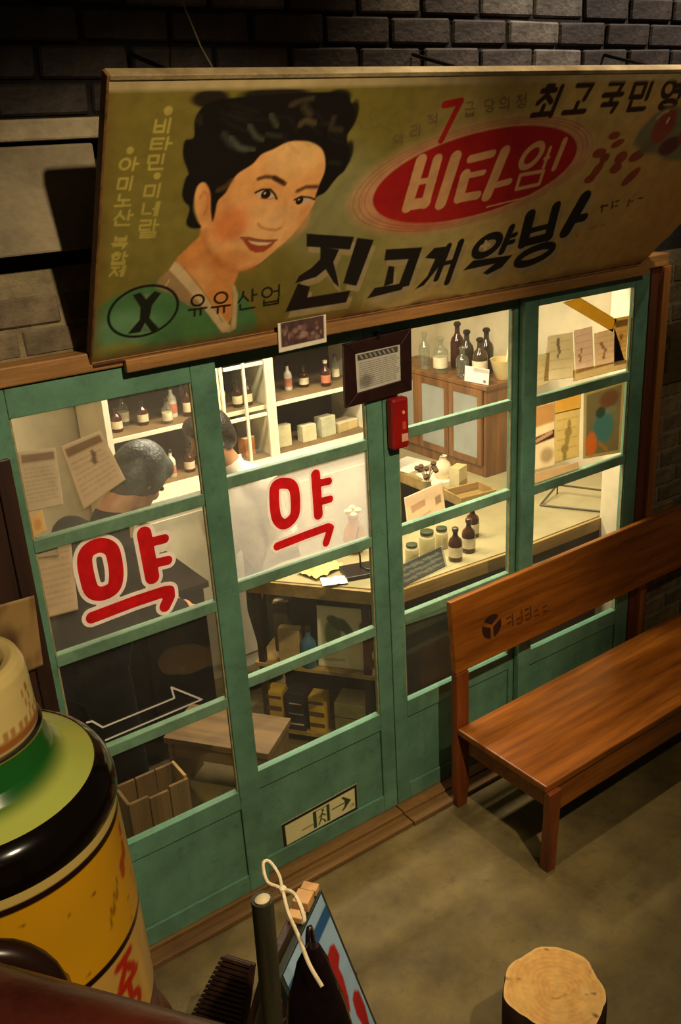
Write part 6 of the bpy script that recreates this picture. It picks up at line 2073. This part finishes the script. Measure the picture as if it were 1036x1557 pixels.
def person(label, loc, rotz, bow, top_mat, leg_mat, hair_mat, reach, H=1.0, elbow=0.08, hv=1.0):
    """figure facing local +x; bow = forward stoop in degrees at the neck, reach = where each hand goes"""
    t = thing('person', label, 'person', loc, rotz)
    lean = 0.14
    pel = Vector((0, 0, 0.86 * H))
    chest = Vector((lean * .8, 0, 1.18 * H))
    neck = Vector((lean * 1.3, 0, 1.38 * H))
    rb2 = Matrix.Rotation(R(bow), 3, 'Y')
    head = neck + rb2 @ Vector((0.025, 0, 0.155))
    body = [('ball', pel, (.115, .155, .13), None), ('limb', pel, chest, .115, .125), ('ball', chest, (.115, .165, .15), None), ('limb', chest, neck, .085, .055),
            ('limb', neck, head, .052, .055), ('ball', head, (.092, .076, .112), rb2), ('ball', head + rb2 @ Vector((.035, 0, -.055)), (.060, .055, .058), rb2),
            ('ball', head + rb2 @ Vector((.098, 0, -.015)), (.018, .014, .024), rb2)]
    for s in (-1, 1):
        body.append(('ball', head + rb2 @ Vector((-.005, s * .078, -.01)), (.018, .010, .030), rb2))
    top = [('ball', pel + Vector((0, 0, .06)), (.135, .175, .14), None), ('limb', pel, chest, .135, .145), ('ball', chest, (.135, .185, .165), None), ('limb', chest, neck - Vector((0.01, 0, .03)), .10, .068)]
    legs = [('ball', pel, (.125, .168, .12), None)]
    for s in (-1, 1):
        sh = chest + Vector((0.0, s * .175, .10))
        hand = Vector(reach[0 if s < 0 else 1])
        el = (sh + hand) / 2 + Vector((-.06, s * elbow, -.07))
        body += [('limb', sh, el, .046, .038), ('limb', el, hand, .038, .026)]
        top += [('limb', chest + Vector((0, s * .08, .08)), sh, .085, .075), ('limb', sh, el, .066, .056), ('limb', el, el + (hand - el) * .88, .055, .043)]
        d = (hand - el).normalized()
        side = d.cross(Vector((0, 0, 1))).normalized()
        palm = hand + d * .045
        body.append(('limb', hand, palm, .026, .030))
        for k in range(4):
            b0_ = palm + side * (k - 1.5) * .017 + d * .015
            L = (.042, .050, .047, .036)[k]
            k1 = b0_ + d * L
            body += [('limb', b0_, k1, .0085, .008), ('limb', k1, k1 + d * .018 + Vector((0, 0, -.018)), .008, .0065)]
        body.append(('limb', hand + d * .02 - side * .02 * s, hand + d * .065 - side * .05 * s + Vector((0, 0, -.008)), .011, .008))
        hip, kn, an = pel + Vector((0, s * .088, -.03)), Vector((.03, s * .10, .47 * H)), Vector((-.02, s * .105, .085))
        body += [('limb', hip, kn, .078, .054), ('limb', kn, an, .052, .036), ('limb', an, Vector((.10, s * .11, .040)), .038, .030)]
        legs += [('limb', hip, kn, .095, .070), ('limb', kn, an + Vector((0, 0, .03)), .070, .058)]
        solid_from('shoe', [('limb', Vector((-.035, s * .105, .043)), Vector((.12, s * .112, .040)), .043, .040)], BLACK, t, 0.012)
    solid_from('body', body, SKINM, t, 0.0085)
    solid_from('jacket', top, top_mat, t)
    solid_from('trousers', legs, leg_mat, t)
    hair = [('ball', head + rb2 @ Vector((-.018, 0, .022)), (.102 * hv, .092 * hv, .112 * hv), rb2), ('ball', head + rb2 @ Vector((-.055, 0, -.02)), (.062 * hv, .086 * hv, .085), rb2), ('ball', head + rb2 @ Vector((.035, 0, .075)), (.062, .078, .050), rb2)]
    solid_from('hair', hair, hair_mat, t, 0.010)
    for s in (-1, 1):
        e = head + rb2 @ Vector((.083, s * .032, .012))
        MB().lathe([(0, -.010), (.007, -.007), (.010, 0), (.007, .007), (0, .010)], e, 10).build('eye', M('dark_eye', (30, 20, 16), 0.2, 0.1), t, smooth=True)
    MB().tube([head + rb2 @ Vector((.094, -.022, -.062)), head + rb2 @ Vector((.100, 0, -.060)), head + rb2 @ Vector((.094, .022, -.062))], [.003, .006, .003], 8).build('mouth', M('lips', (160, 84, 70), 0.5, 0.1), t, smooth=True)
    return t


person('person in a dark jacket with grey black hair stooping behind the leftmost sash', (-0.405, 0.40, 0), R(12), 48, M('dark_wool_jacket', (24, 23, 24), 0.9, 0.3, 20, spec=0.1), M('dark_trousers', (13, 13, 18), 0.9, 0.2, 20, spec=0.1),
       M('grey_black_hair', (80, 90, 88), 0.4, 0.4, 14, 0.4, 90, rgb2=(34, 38, 38)), [(0.36, -0.08, 1.02), (0.36, 0.10, 1.02)], 1.05, 0.08, 1.04)
person('person in a white coat with black hair behind the counter', (0.755, 1.095, 0), R(182), 22, M('white_coat_cotton', (232, 222, 200), 0.8, 0.1, 20), M('grey_trousers', (90, 84, 74), 0.85, 0.2, 20),
       M('black_hair', (34, 24, 16), 0.45, 0.3, 30, 0.4, 90), [(0.12, -0.17, 0.76), (0.12, 0.17, 0.76)], 0.93, 0.03)
